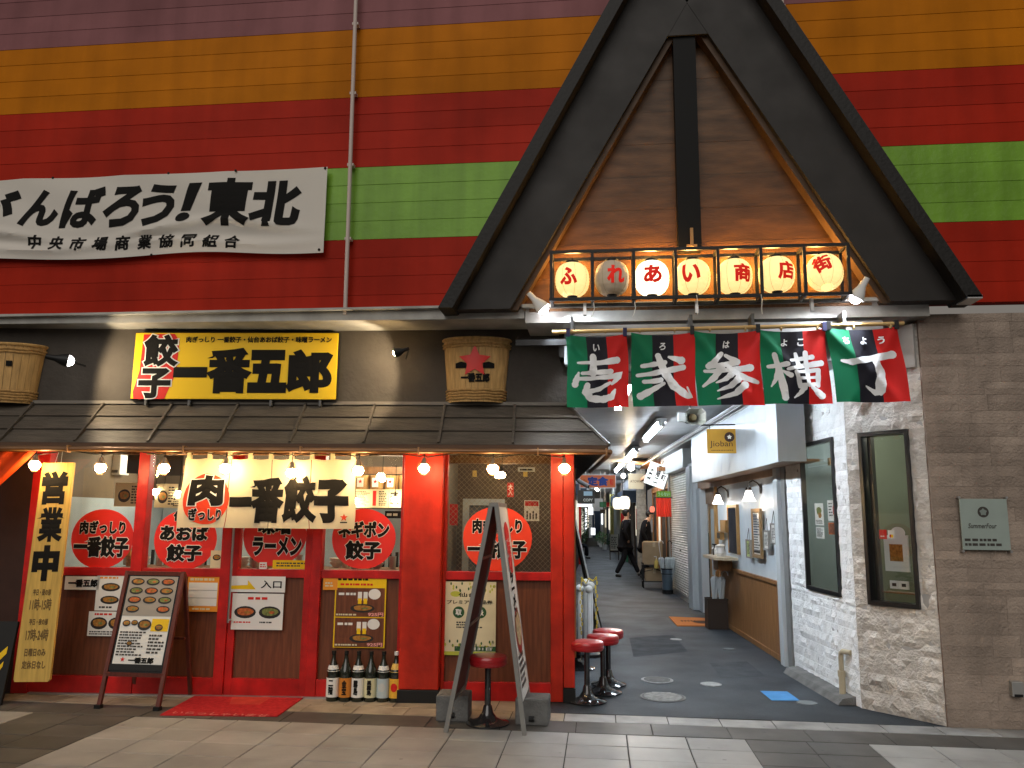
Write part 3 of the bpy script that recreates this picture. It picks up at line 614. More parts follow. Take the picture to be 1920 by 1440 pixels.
poster('small_sign', 'small dark sign with pale print behind the third window by the pillar', 'sign', FS, x0, x1, z0, z1, -1.3, 1, lambda mb, w, h, t: (setattr(mb, 'mi', 0), dashes(mb, -w*.8, w*.8, h*.2, h*.8, -.001, 1)))
# wooden tubs with star labels on a shelf
x0, zs = inpt(640, 918, 1.6); x1, _ = inpt(752, 918, 1.6)
t = thing('wall_shelf', 'high shelf inside the third window carrying wooden tubs', 'shelf', FS, (x0, 1.55, zs-.02)); box('board', midwood, t, 0, x1-x0+.1, 0, .3, -.02, 0)
for k in range(4):
    px = 676+k*28; x, z = inpt(px, 900, 1.6); r = .085
    t = thing('wooden_tub', f'wooden tub with red star label on the inner shelf, {["first", "second", "third", "last"][k]} from the left', 'tub', FS, (x, 1.68, zs-.02), group='wooden tubs on the inner shelf')
    MB().lathe([(r*.85, .0), (r, .18), (r*.93, .18), (r*.8, .01)], n=18).build('staves', wood, t, smooth=True)
    mb = MB(); mb.rect(-.035, .035, .05, .15, -r-.004); mb.build('label', paperw, t); mb = MB(); star(mb, 0, .11, .026, -r-.006); mb.build('star', redink, t)
# counter with clutter
sp('counter', midwood, -4.2, -1.3, .55, .95, 0, 1.04, bevel=.01)
jm = mat('jar_glass', (.30, .27, .2), .2, spec=.8)
ordn = ['first', 'second', 'third', 'fourth', 'fifth', 'sixth', 'seventh']
for k in range(26):
    x = -4.3+k*.117+rnd.uniform(-.03, .03); kind = k % 4; y = rnd.uniform(.6, .88)
    nm, cat_ = [('jar', 'jar'), ('sauce_bottle', 'bottle'), ('bowl', 'bowl'), ('cup', 'cup')][kind]
    o = thing(nm, f'{["small jar with dark lid", "slim sauce bottle", "pair of stacked pale bowls", "upright metal cup"][kind]} on the shop counter, {ordn[k//4]} of its kind from the left', cat_, FS, (x, y, 1.04), group=f'{cat_}s on the shop counter')
    if kind == 0: MB().lathe([(.035, 0), (.04, .02), (.04, .08), (.001, .08)], n=12).build('jar_body', jm, o); MB().lathe([(.041, .08), (.041, .1), (.001, .1)], n=12).build('lid', black, o)
    elif kind == 1: MB().lathe([(.028, 0), (.03, .1), (.012, .14), (.012, .17), (.001, .17)], n=12).build('bottle_body', food1, o); MB().lathe([(.014, .17), (.008, .2), (.001, .2)], n=8).build('cap', redp, o)
    elif kind == 2: MB().lathe([(.03, 0), (.07, .05), (.072, .055), (.03, .01)], n=16).build('bowl_body', white, o); MB().lathe([(.03, .03), (.072, .085), (.074, .09), (.03, .05)], n=16).build('bowl_stacked', white, o)
    else: MB().lathe([(.03, 0), (.035, .12), (.033, .12), (.028, .005)], n=14).build('cup_body', steel, o); MB().lathe([(.026, .09), (.001, .1)], n=10).build('contents', cream, o)
for k, s in enumerate((-4.05, -3.5, -1.95, -1.6)):
    t = thing('counter_chair', f'dark wooden chair back behind the shop window, {["far left", "second", "third", "by the pillar"][k]}', 'chair', FS, (s, 1.25, 0), group='chairs inside the shop')
    box('seat', darkw, t, -.19, .19, -.19, .19, .42, .46)
    for q in (-.17, .17):
        for y in (-.17, .17): box('leg', darkw, t, q-.015, q+.015, y-.015, y+.015, 0, .42)
        box('back_post', darkw, t, q-.015, q+.015, -.185, -.155, .46, 1.2)
    for q in (-.1, -.03, .04, .11): box('back_slat', darkw, t, q-.015, q+.015, -.175, -.16, .46, 1.18)
# right-hand window: wire glass, door frame, posters, customer
wg = MB(); a, b = -1.0, -.085; z0, z1 = 1.07, 2.2; st = .047
for sgn in (1, -1):
    k = a-(z1-z0)
    while k < b+(z1-z0):
        pts = []
        xa, za, xb, zb = (k, z0, k+(z1-z0), z1) if sgn > 0 else (k+(z1-z0), z0, k, z1)
        lo, hi = sorted((xa, xb)); c0, c1 = max(lo, a), min(hi, b)
        if c1-c0 > .01:
            fz = lambda x: za+(zb-za)*(x-xa)/(xb-xa)
            wg.tube([(c0, .03, fz(c0)), (c1, .03, fz(c1))], .0012, 3, cap=False)
        k += st
wg.build('wire_mesh', mat('mesh_wire', (.42, .33, .2), .4, .4), shop, kind='stuff')
x0, x1, z0, z1 = place_rect(868, 935, 945, 1072, 1.6)
t = thing('inner_door', 'pale grey door frame standing inside behind the wire glass', 'door', FS, (x0, 1.6, 0)); w = x1-x0
for dd in ((0, .07, 0, .05, 0, z1), (w-.07, w, 0, .05, 0, z1), (.07, w-.07, 0, .05, z1-.07, z1)): box('frame', mat('door_grey', (.40, .44, .46), .5), t, *dd)
box('door_leaf', mat('leaf_grey', (.12, .13, .14), .4), t, .07, w-.07, .02, .04, 0, z1-.07)
def star_poster(mb, w, h, t):
    mb.mi = 6; mb.rect(-w*.9, w*.9, h*.72, h*.96, -.001); mb.mi = 9
    for k in range(4): mb.disc(-w*.6+k*w*.4, h*.42-.02*(k % 2), w*.13, h*.08, -.001, 10); mb.rect(-w*.7+k*w*.4, -w*.5+k*w*.4, h*.08, h*.33, -.001)
x0, x1, z0, z1 = place_rect(983, 938, 1011, 977, .5); poster('poster', 'small poster with four figures pasted behind the wire glass', 'poster', FS, x0, x1, z0, z1, -.5, 0, star_poster)
x0, x1, z0, z1 = place_rect(951, 905, 963, 932, .9); t = poster('paper_strip', 'narrow red vertical strip with white characters behind the wire glass', 'paper strip', FS, x0, x1, z0, z1, -.9, 6); vtext(t, '大入', 0, (z1-z0)/2, (x1-x0)*.7, (z1-z0)*.8, -.002, m=paperw)
x0, x1, z0, z1 = place_rect(843, 945, 858, 985, .9); t = poster('paper_strip', 'narrow red strip at the left edge behind the wire glass', 'paper strip', FS, x0, x1, z0, z1, -.9, 6)
x0, x1, z0, z1 = place_rect(971, 876, 1003, 884, .3); t = thing('air_curtain', 'small pale metal box high behind the wire glass', 'door closer', FS, (x0, .3, z0)); box('body', steel, t, 0, x1-x0, 0, .05, 0, z1-z0); box('slot', black, t, .02, x1-x0-.02, -.002, 0, .008, (z1-z0)*.6)
for k, px in enumerate((890, 985)):
    x, z = inpt(px, 888, .35); o = MB().box(-.02, .02, 0, .004, -.03, .03).build('paper_tag', mat('tag_yellow', (.75, .55, .15), .6), None, FS@Matrix.Translation((x, .35, z))); tag(o, f'tiny yellow tag stuck behind the wire glass, {["left", "right"][k]} of the two', 'tag', 'yellow tags behind the wire glass')

# roof-fascia sign
x0, z1 = SH(255, 624, .1); x1, z0 = SH(629, 749, .1)
ys = thing('shop_sign', 'yellow shop sign board with heavy black characters above the small roof', 'sign', FS, ((x0+x1)/2, -.10, z0)); W, Hh = (x1-x0)/2, z1-z0
box('board', yellow, ys, -W, W, 0, .05, 0, Hh, bevel=.003)
box('board_edge', black, ys, -W-.006, W+.006, .012, .056, -.008, Hh+.006)
for s in (-.8, -.4, .35, .8): box('bracket', dgrey, ys, s-.01, s+.01, .0, .1, -.06, -.008)
def sgn(px, py): x, z = SH(px, py, .1); return x-(x0+x1)/2, z-z0
rp_ = [(270, 627), (328, 626), (337, 640), (330, 700), (308, 748), (250, 748), (249, 735), (262, 695)]
MB().quad(*[(sgn(*q)[0], -.002, sgn(*q)[1]) for q in rp_]).build('red_patch', redink, ys)
def sgtext(ch, a, b, **k):
    xa, zb = sgn(*a); xb, za = sgn(*b); text(ys, ch, (xa+xb)/2, (za+zb)/2, xb-xa, zb-za, -.004, **k)
sgtext('餃', (272, 627), (334, 688), bold=.045, outline=paperw, ow=.035); sgtext('子', (262, 690), (318, 747), bold=.05, outline=paperw, ow=.035)
sgtext('一', (326, 688), (388, 708), bold=.06); sgtext('番', (390, 652), (470, 738), bold=.052); sgtext('五', (468, 656), (536, 737), bold=.075); sgtext('郎', (538, 655), (622, 737), bold=.058)
sgtext('肉ぎっしり 一番餃子・仙台あおば餃子・味噌ラーメン', (350, 631), (622, 643), bold=.035)

# wooden tub signs
def tub(px0, px1, py0, py1, label, decor=True):
    x0, z1 = SH(px0, py0, .1); x1, z0 = SH(px1, py1, .1); r = (x1-x0)/2; h = z1-z0
    t = thing('wooden_tub_sign', label, 'sign', FS, ((x0+x1)/2, -.0, z0))
    def rr(z): return r*(.84+.16*z/h)
    n = 15
    for k in range(n):
        a0 = math.pi*(1+k/n); a1 = math.pi*(1+(k+1)/n)-.012; mb = MB()
        for z in (0, h*.5, h):
            for a in (a0, a1): mb.v.append(Vector((rr(z)*math.cos(a), rr(z)*.55*math.sin(a), z)))
        for z in (0, h*.5, h):
            for a in (a0, a1): mb.v.append(Vector(((rr(z)-.015)*math.cos(a), (rr(z)-.015)*.55*math.sin(a), z)))
        for q in range(2): mb.f += [(2*q, 2*q+1, 2*q+3, 2*q+2), (6+2*q, 6+2*q+1, 6+2*q+3, 6+2*q+2), (2*q, 2*q+2, 8+2*q, 6+2*q), (2*q+1, 2*q+3, 9+2*q, 7+2*q)]
        mb.f += [(0, 1, 7, 6), (4, 5, 11, 10)]; mb.m = [0]*len(mb.f); mb.build('stave', mat('tub_wood', (.55, .33, .12), .45, var=.3, vs=7, stretch=(6, 6, .8), bump=.15), t)
    for z in (.03, .055, .08, .105, h-.07, h-.045):
        mb = MB(); mb.tube([((rr(z)+.006)*math.cos(a), (rr(z)+.006)*.55*math.sin(a), z+.003*math.sin(a*9)) for a in [math.pi*(1+q/20) for q in range(21)]], .011, 6); mb.build('hoop', mat('hoop_straw', (.48, .28, .10), .6, var=.4, vs=40, bump=.4), t, smooth=True)
    mb = MB(); mb.tube([((r+.004)*math.cos(a), (r+.004)*.55*math.sin(a), h) for a in [math.pi*(1+q/20) for q in range(21)]], .014, 6); mb.build('rim', MATS['tub_wood'], t, smooth=True)
    mp = lambda q: Vector((q.x, q.y-.55*math.sqrt(max(.0004, rr(q.z)**2-q.x**2))-.008, q.z))
    if decor:
        mb = MB(); mb.mi = 0
        for cx in (-.13, .12): mb.quad((cx-.05, 0, .30), (cx+.05, 0, .30), (cx+.05, 0, .345), (cx, 0, .36), (cx-.05, 0, .345))
        put_mesh([Vector(v) for v in mb.v], mb.f, ink, t, 'painted_patch', mp, .02)
        mb = MB(); star(mb, -.005, .36, .15, -.003, .48); put_mesh([Vector(v) for v in mb.v], mb.f, decal, t, 'star', mp, .02)
        text(t, '一番五郎', 0, .215, .26, .085, 0, ink, bold=.06, mapf=mp, step=.02)
    else: put_mesh([Vector((.12, 0, .33)), Vector((.17, 0, .33)), Vector((.17, 0, .38)), Vector((.12, 0, .38))], [(0, 1, 2, 3)], ink, t, 'painted_patch', mp, .02)
    return t
tub(830, 955, 636, 754, 'half barrel sign with red star and black characters on the dark fascia')
tub(-70, 64, 648, 756, 'second half barrel sign cut off by the left edge of the picture', False)

# fascia spotlights
def fsl(px, py, off, aimpx, aimoff, label, en, glow, blend, spot, sz=1):
    x, z = SH(px, py, off); p = FS@Vector((x, -off, z)); ax, az = SH(*aimpx, 0); return spotlamp(p, 0, 999, FS@Vector((ax, aimoff, az)), label, black, en, (1, .80, .52), spot, glow, blend, sz)
fsl(122, 675, .47, (360, 720), .0, 'lit round spotlight left of the yellow sign on the dark fascia', 17, glow_white, .35, 150)
fsl(747, 660, .42, (580, 712), .0, 'small dark spotlight between the yellow sign and the barrel sign', 13, MATS['bulb_glow'], .3, 140, .7)

# hanging bulbs
def bulb(px, py, off, label, glow, group, cage=True, cord=.05, sc=1.0):
    x, z = SH(px, py, off); t = thing('hanging_bulb', label, 'light bulb', FS, (x, -off, z), group=group)
    MB().lathe([(.001, .065*sc), (.012*sc, .062*sc), (.016*sc, .035*sc), (.026*sc, .012*sc), (.028*sc, .005*sc), (.001, .004*sc)], n=14).build('socket', mat('socket_grey', (.14, .12, .10), .5), t, smooth=True)
    MB().lathe([(.026*sc, .006*sc), (.042*sc, -.012*sc), (.046*sc, -.030*sc), (.038*sc, -.052*sc), (.020*sc, -.066*sc), (.001, -.070*sc)], n=16).build('globe', glow, t, smooth=True)
    if cage:
        mb = MB()
        for k in range(6): a = k*math.pi/3; mb.tube([(.014*math.cos(a), .014*math.sin(a), .06), (.058*math.cos(a), .058*math.sin(a), -.02), (.022*math.cos(a), .022*math.sin(a), -.082)], .0016, 4, cap=False)
        for zz, rr in ((-.02, .058), (-.082, .022)): mb.tube([(rr*math.cos(q*math.pi/3), rr*math.sin(q*math.pi/3), zz) for q in range(7)], .0016, 4, cap=False)
        mb.build('cage', copper, t)
    MB().tube([(0, 0, .062*sc), (.004, .0, .062+cord*.5), (0, 0, .062+cord)], .004, 6).build('cord', cordm, t); return t
nm = ['first', 'second', 'third', 'fourth', 'fifth', 'sixth', 'seventh', 'eighth']
where = ['beside the orange curtain', 'left of the first window post', 'above the second window', 'in front of the red circle of the white curtain', 'in front of the middle of the white curtain', 'at the right edge of the white curtain', 'in front of the wide red pillar', 'before the wire glass window', 'at the corner post by the alley']
for i, (px, py) in enumerate(((66, 866), (189, 871), (308, 872), (423, 872), (547, 880), (672, 876), (795, 872), (924, 873), (1058, 872))):
    bulb(px, py, .46, f'lit caged bulb under the eave {where[i]}', glow_bulb, 'caged bulbs hanging under the eave', cord=.09 if i == 4 else .06)
for i, (px, py, dep) in enumerate(((292, 918, .9), (336, 922, .9), (666, 935, .8), (741, 932, .8), (717, 894, 1.3), (941, 886, .6))):
    bulb(px, py, -dep, f'bare bulb glowing inside the shop, {["left of the second window", "behind the curtain edge", "low behind the third window", "next to the pillar", "high by the barrels", "behind the wire glass"][i]}', glow_in, 'bulbs inside the shop', False, .25, .8)
light('room_light', 'POINT', FS@Vector((-2.9, 1.6, 2.2)), 26, (1, .85, .62), .15); light('room_light', 'POINT', FS@Vector((-4.1, 1.4, 2.2)), 18, (1, .85, .62), .15); light('room_light', 'POINT', FS@Vector((-1.7, 1.4, 2.2)), 18, (1, .85, .62), .15); light('room_light', 'POINT', FS@Vector((-.5, 1.2, 2.1)), 5, (1, .8, .55), .1)
mb = MB(); pts = []
xs_ = [SH(px, 850, .46)[0] for px in (66, 189, 308, 423, 547, 672, 795, 924, 1058)]
for a, b in zip(xs_, xs_[1:]): mb.tube([(a, -.46, 2.05), (a+.03, -.46, 2.035), ((a+b)/2, -.45, 2.075), (b-.03, -.46, 2.04), (b, -.46, 2.05)], .0045, 5)
tag(mb.build('electric_cable', cordm, None, FS), 'black cord strung under the eave between the caged bulbs', 'cord')

# white split curtain
nx0, nz1 = SH(350, 851, .32); nx1, nz0 = SH(664, 992, .32); NW, NH = nx1-nx0, nz1-nz0
nc = thing('split_curtain', 'off white shop curtain with red disc and bold black characters under the eave', 'curtain', FS, (nx0, -.32, nz1))
MB().tube([(-.35, 0, .0), (NW+.1, 0, .0)], .010, 8).build('rod', midwood, nc)
def nfn(q):
    u = q.x/NW; v = -q.z/NH
    return Vector((q.x+.010*math.sin(7*v+u*9)*v+(-.035*v*(1-u) if u < .3 else .0)+(.0), q.y-.014*math.sin(u*21+v*1.5)*(.3+v)-.012*math.sin(u*9+1)*v, q.z-.012*abs(math.sin(u*8*math.pi))*(1-v)))
cuts = [0, .268, .505, .735, 1]
for k in range(4):
    a, b = cuts[k]*NW+(.003 if k else 0), cuts[k+1]*NW-.003
    cloth(nc, 'cloth_panel', 14, 18, lambda u, v, a=a, b=b: nfn(Vector((a+u*(b-a), 0, -.035-v*(NH-.035)))), noren_c)
for k in range(9): x = NW*(.02+.96*k/8); MB().box(x-.018, x+.018, -.014, .014, -.045, .018).build('loop', noren_c, nc)
def NP(px, py): x, z = SH(px, py, .32); return x-nx0, z-nz1
cx, cz = NP(391, 935); mb = MB(); mb.disc(0, 0, .19, .225, 0, 30, .03); put_mesh([Vector((v.x+cx, -.003, v.z+cz)) for v in mb.v], mb.f, mat('disc_orange_red', (.66, .05, .015), .6), nc, 'red_disc', nfn, .03)
def ntext(ch, a, b, **k): xa, zb = NP(*a); xb, za = NP(*b); text(nc, ch, (xa+xb)/2, (za+zb)/2, xb-xa, zb-za, -.006, mapf=nfn, **k)
ntext('肉', (364, 890), (421, 948), bold=.06, outline=paperw, ow=.03); ntext('ぎっしり', (362, 952), (417, 976), bold=.05, outline=paperw, ow=.04)
ntext('一', (434, 931), (470, 950), bold=.06); ntext('番', (470, 893), (532, 981), bold=.052); ntext('餃', (534, 890), (592, 981), bold=.05); ntext('子', (592, 897), (652, 981), bold=.075)
x, z = NP(644, 970); mb = MB(); star(mb, x, z, .035, -.006); put_mesh([Vector(v) for v in mb.v], mb.f, MATS['disc_orange_red'], nc, 'star', nfn); put_mesh([Vector((x-.03, -.006, z-.048)), Vector((x+.03, -.006, z-.048)), Vector((x+.03, -.006, z-.038)), Vector((x-.03, -.006, z-.038))], [(0, 1, 2, 3)], ink, nc, 'lettering', nfn)

# red round window stickers
def sticker(cpx, cpy, rx, lines, label, m=decal):
    x, z = SH(cpx, cpy, .0); sx = .00475
    t = thing('window_sticker', label, 'sticker', FS, (x, .012, z), group='red round stickers on the shop windows'); mb = MB(); mb.disc(0, 0, rx, rx*.93, 0, 40, .012)
    mb.v += [Vector((v.x, .006, v.z)) for v in mb.v]; mb.build('disc', m, t)
    for body, dx, dz, w, h in lines: text(t, body, dx, dz, w, h, -.004, bold=.055, outline=paperw, ow=.035)
sticker(190, 1010, .285, [('肉ぎっしり', .0, .10, .42, .12), ('一番餃子', .0, -.07, .50, .19)], 'red round sticker partly behind the vertical wooden sign')
sticker(346, 1012, .285, [('仙台', -.02, .21, .2, .09), ('あおば', -.01, .06, .44, .14), ('餃子', .0, -.115, .32, .155)], 'red round sticker reading あおば餃子 on the second window')
sticker(514, 1005, .285, [('味噌', -.0, .09, .30, .15), ('ラーメン', .03, -.09, .44, .17)], 'red round sticker reading ラーメン on the door glass under the curtain')
sticker(681, 1010, .285, [('ネギポン', .0, .08, .46, .15), ('餃子', .0, -.10, .32, .17)], 'red round sticker reading ネギポン on the third window')
sticker(932, 1010, .305, [('肉ぎっしり', .0, .11, .44, .13), ('一番餃子', .0, -.09, .52, .17)], 'orange red round sticker on the wire glass behind the tall A-frame sign', mat('decal_orange', (.72, .045, .012), .35))

# orange curtain at the left edge
oc = thing('orange_curtain', 'bright orange cloth gathered at the left edge under the eave', 'curtain', FS)
def ocf(u, v):
    xt, zt = SH(-60+u*128, 847, .42); xb = -60+u*(62-40*v); zb = 850+v*150*(1-u*.98)
    x, z = SH(-90+u*(158-150*v), 847+v*(215)*(1-.36*u), .42); return (x, -.42-.02*math.sin(u*22+v*3)-.03*v, z)
cloth(oc, 'cloth', 40, 20, ocf, curtain)

# vertical wooden sign
p0 = SH(108, 868, .30); 
vs_ = thing('vertical_sign', 'tall yellow wooden board with large black characters hanging by the red post', 'sign', FS, (p0[0], -.30, 0)); zt = p0[1]; zb = SH(75, 1268, .17)[1]
Ls = zt-zb; tilt = thing
brd = MB().prism([(-.125, 0), (.155, 0), (.155, -Ls+.02), (.14, -Ls), (-.14, -Ls), (-.15, -Ls+.02)], -.012, .012).build('board', signwood, vs_); 
vs_.location = FS@Vector((p0[0], -.30, zt)); vs_.rotation_euler = (R(-3.5), R(-1.2), R(4.3))
def vsp(ch, py0, py1, w, **k):
    z0 = -(py0-868)/400*Ls; z1 = -(py1-868)/400*Ls; text(vs_, ch, .005, (z0+z1)/2, w, abs(z1-z0), -.0135, **k)
vsp('営', 884, 948, .23, bold=.05); vsp('業', 953, 1018, .245, bold=.042); vsp('中', 1024, 1090, .23, bold=.07)
old = mat('faded_ink', (.16, .10, .035), .6)
vsp('平日・昼の部', 1104, 1116, .155, bold=.04, m=old); vsp('11時-15時', 1121, 1143, .185, bold=.03, m=old); vsp('平日・夜の部', 1157, 1169, .16, bold=.04, m=old); vsp('17時-24時', 1175, 1197, .19, bold=.03, m=old)
vsp('日曜日のみ', 1210, 1224, .18, bold=.04, m=old); vsp('定休日なし', 1231, 1246, .20, bold=.04, m=old)
MB().tube([(-.03, 0, -.03), (-.01, .02, .11)], .002, 4).build('cord', steel, vs_); MB().tube([(.03, 0, -.03), (.02, .02, .11)], .002, 4).build('cord', steel, vs_)

# notices on the lower panels
def nq(px0, py0, px1, py1, off=.02): x0, z1 = SH(px0, py0, off); x1, z0 = SH(px1, py1, off); return x0, x1, z0, z1
a = nq(124, 1080, 186, 1106); t = poster('name_plate', 'white strip with black shop name below the first window', 'notice', FS, *a, .03); text(t, '一番五郎', .01, (a[3]-a[2])/2, (a[1]-a[0])*.85, (a[3]-a[2])*.6, -.003, bold=.06)
def two(mb, w, h, t): mb.mi = 11; dashes(mb, -w*.8, w*.8, h*.88, h*.97, -.001, 1); dish(mb, 0, h*.66, w*1.3, h*.24, -.001); dish(mb, 0, h*.3, w*1.3, h*.24, -.001); mb.mi = 9; dashes(mb, -w*.7, w*.7, h*.05, h*.14, -.001, 1)
poster('menu_notice', 'white notice with two dumpling plates next to the menu board', 'notice', FS, *nq(184, 1078, 232, 1145), .03, 0, two)
def two2(mb, w, h, t): mb.mi = 6; dashes(mb, -w*.7, w*.6, h*.82, h*.96, -.001, 1); dish(mb, -w*.45, h*.52, w*.85, h*.5, -.001); dish(mb, w*.45, h*.52, w*.85, h*.5, -.001); mb.mi = 9; dashes(mb, -w*.9, w*.9, h*.04, h*.22, -.001, 2)
poster('menu_notice', 'white notice with two round bowls low beside the menu board', 'notice', FS, *nq(168, 1146, 238, 1193), .028, 0, two2)
def orangecard(mb, w, h, t):
    mb.mi = 0; mb.rect(-w*.92, w*.92, h*.16, h*.82, -.001); mb.mi = 9
    for q in (.38, .6): mb.rect(-w*.9, w*.9, h*q, h*q+.003, -.002)
    mb.mi = 8; dashes(mb, -w*.85, w*.7, h*.85, h*.97, -.001, 1); dashes(mb, -w*.6, w*.9, h*.03, h*.12, -.001, 1)
poster('notice', 'orange and white form pasted right of the menu board', 'notice', FS, *nq(354, 1080, 408, 1147), .03, 11, orangecard)
a = nq(432, 1080, 534, 1111, .04); t = poster('entrance_sign', 'white 入口 sign with yellow arrow on the shop door', 'sign', FS, *a, .04)
w, h = (a[1]-a[0])/2, a[3]-a[2]; mb = MB(); mb.mi = 7; mb.quad((-w*.95, -.001, h*.18), (-w*.05, -.001, h*.18), (-w*.35, -.001, h*.75), (-w*.35, -.001, h*.45), (-w*.95, -.001, h*.40)); mb.build('arrow', PM, t); text(t, '入口', w*.5, h*.5, w*.75, h*.5, -.002, bold=.02)
def door2(mb, w, h, t): mb.mi = 6; dashes(mb, -w*.4, w*.7, h*.8, h*.93, -.001, 1); dish(mb, -w*.48, h*.48, w*.85, h*.34, -.001, 5); dish(mb, w*.48, h*.48, w*.85, h*.34, -.001, 4); mb.mi = 6; dashes(mb, -w*.9, -w*.1, h*.17, h*.24, -.001, 1); mb.mi = 9; dashes(mb, w*.1, w*.8, h*.17, h*.24, -.001, 1)
poster('menu_notice', 'white notice with pink and green dumpling plates on the door', 'notice', FS, *nq(438, 1112, 530, 1181), .036, 0, door2)
a = nq(607, 1080, 633, 1106); poster('notice', 'small orange square notice left of the brown drinks poster', 'notice', FS, *a, .03, 11, lambda mb, w, h, t: (setattr(mb, 'mi', 8), dashes(mb, -w*.7, w*.7, h*.2, h*.6, -.001, 2)))
def drinks(mb, w, h, t):
    mb.mi = 1; dashes(mb, -w*.9, w*.3, h*.93, h*.98, -.001, 1); mb.mi = 6; dashes(mb, -w*.8, w*.85, h*.86, h*.91, -.001, 1); mb.mi = 10; mb.rect(-w*.95, w*.95, h*.43, h*.835, -.001); mb.rect(-w*.95, w*.95, h*.01, h*.415, -.001)
    for z in (0, .42):
        mb.mi = 0; mb.disc(w*.55, h*(z+.33), w*.24, h*.075, -.002, 18); mb.rect(-w*.1, w*.06, h*(z+.24), h*(z+.36), -.002); mb.rect(w*.12, w*.28, h*(z+.24), h*(z+.36), -.002)
        mb.mi = 7; mb.rect(-w*.09, w*.05, h*(z+.19), h*(z+.27), -.003); mb.rect(w*.13, w*.27, h*(z+.19), h*(z+.27), -.003); dish(mb, w*.1, h*(z+.13), w*.95, h*.12, -.003)
        mb.mi = 0; dashes(mb, -w*.85, -w*.15, h*(z+.30), h*(z+.36), -.002, 1); mb.mi = 8; dashes(mb, -w*.92, w*.2, h*(z+.02), h*(z+.06), -.004, 1)
        text(t, '925円', w*.62, h*(z+.045), w*.6, h*.055, -.005, mat('price_pink', (.8, .35, .32), .5), bold=.04)
poster('drinks_poster', 'yellow edged brown poster with beer and dumplings at 925円 above the bottles', 'poster', FS, *nq(630, 1080, 721, 1215), .028, 7, drinks)
def premium(mb, w, h, t):
    r2 = random.Random(3)
    for k in range(70):
        z = r2.choice([r2.uniform(.86, .99), r2.uniform(.1, .2)])*h; x = r2.uniform(-w, w)*.97; mb.mi = r2.choice([12, 13, 8]); mb.disc(x, z, .008, .014, -.001, 6)
    mb.mi = 13; mb.disc(-w*.55, h*.83, w*.2, h*.04, -.001, 14); mb.rect(-w, w, 0, h*.05, -.001); mb.mi = 12; mb.disc(-w*.42, h*.58, w*.22, h*.08, -.001, 18); mb.disc(w*.42, h*.58, w*.22, h*.08, -.001, 18); mb.rect(-w*.55, w, h*.055, h*.12, -.001)
    mb.mi = 9; dashes(mb, -w*.5, w*.5, h*.36, h*.46, -.001, 3)
    text(t, '仙台', -.02, h*.82, w*.7, h*.06, -.002, bold=.02); text(t, 'プレミアム商品券', 0, h*.72, w*1.75, h*.055, -.002, bold=.02); text(t, '取', -w*.42, h*.58, w*.24, h*.085, -.003, paperw, bold=.03); text(t, '扱', w*.42, h*.58, w*.24, h*.085, -.003, paperw, bold=.03); text(t, '12月31日', w*.3, h*.087, w*1.1, h*.042, -.002, paperw, bold=.03)
poster('voucher_poster', 'cream poster with green dots and 取扱 discs behind the tall A-frame sign', 'poster', FS, *nq(833, 1090, 929, 1229), .03, 8, premium)
a = nq(512, 1050, 580, 1067, -.0); poster('window_notice', 'yellow strip notice at the bottom of the door glass', 'notice', FS, *a, .004, 7, lambda mb, w, h, t: (setattr(mb, 'mi', 9), dashes(mb, -w*.8, w*.8, h*.2, h*.8, -.001, 2)))
a = nq(396, 1032, 417, 1065, -.0); poster('window_notice', 'small cream card at the lower corner of the second window', 'notice', FS, *a, .004, 8, lambda mb, w, h, t: dish(mb, 0, h*.6, w*1.3, h*.35, -.001))
a = nq(487, 1054, 500, 1067, -.0); poster('window_notice', 'tiny white card at the foot of the door glass', 'notice', FS, *a, .005, 0, lambda mb, w, h, t: (setattr(mb, 'mi', 6), dashes(mb, -w*.8, w*.8, h*.2, h*.8, -.001, 2)))

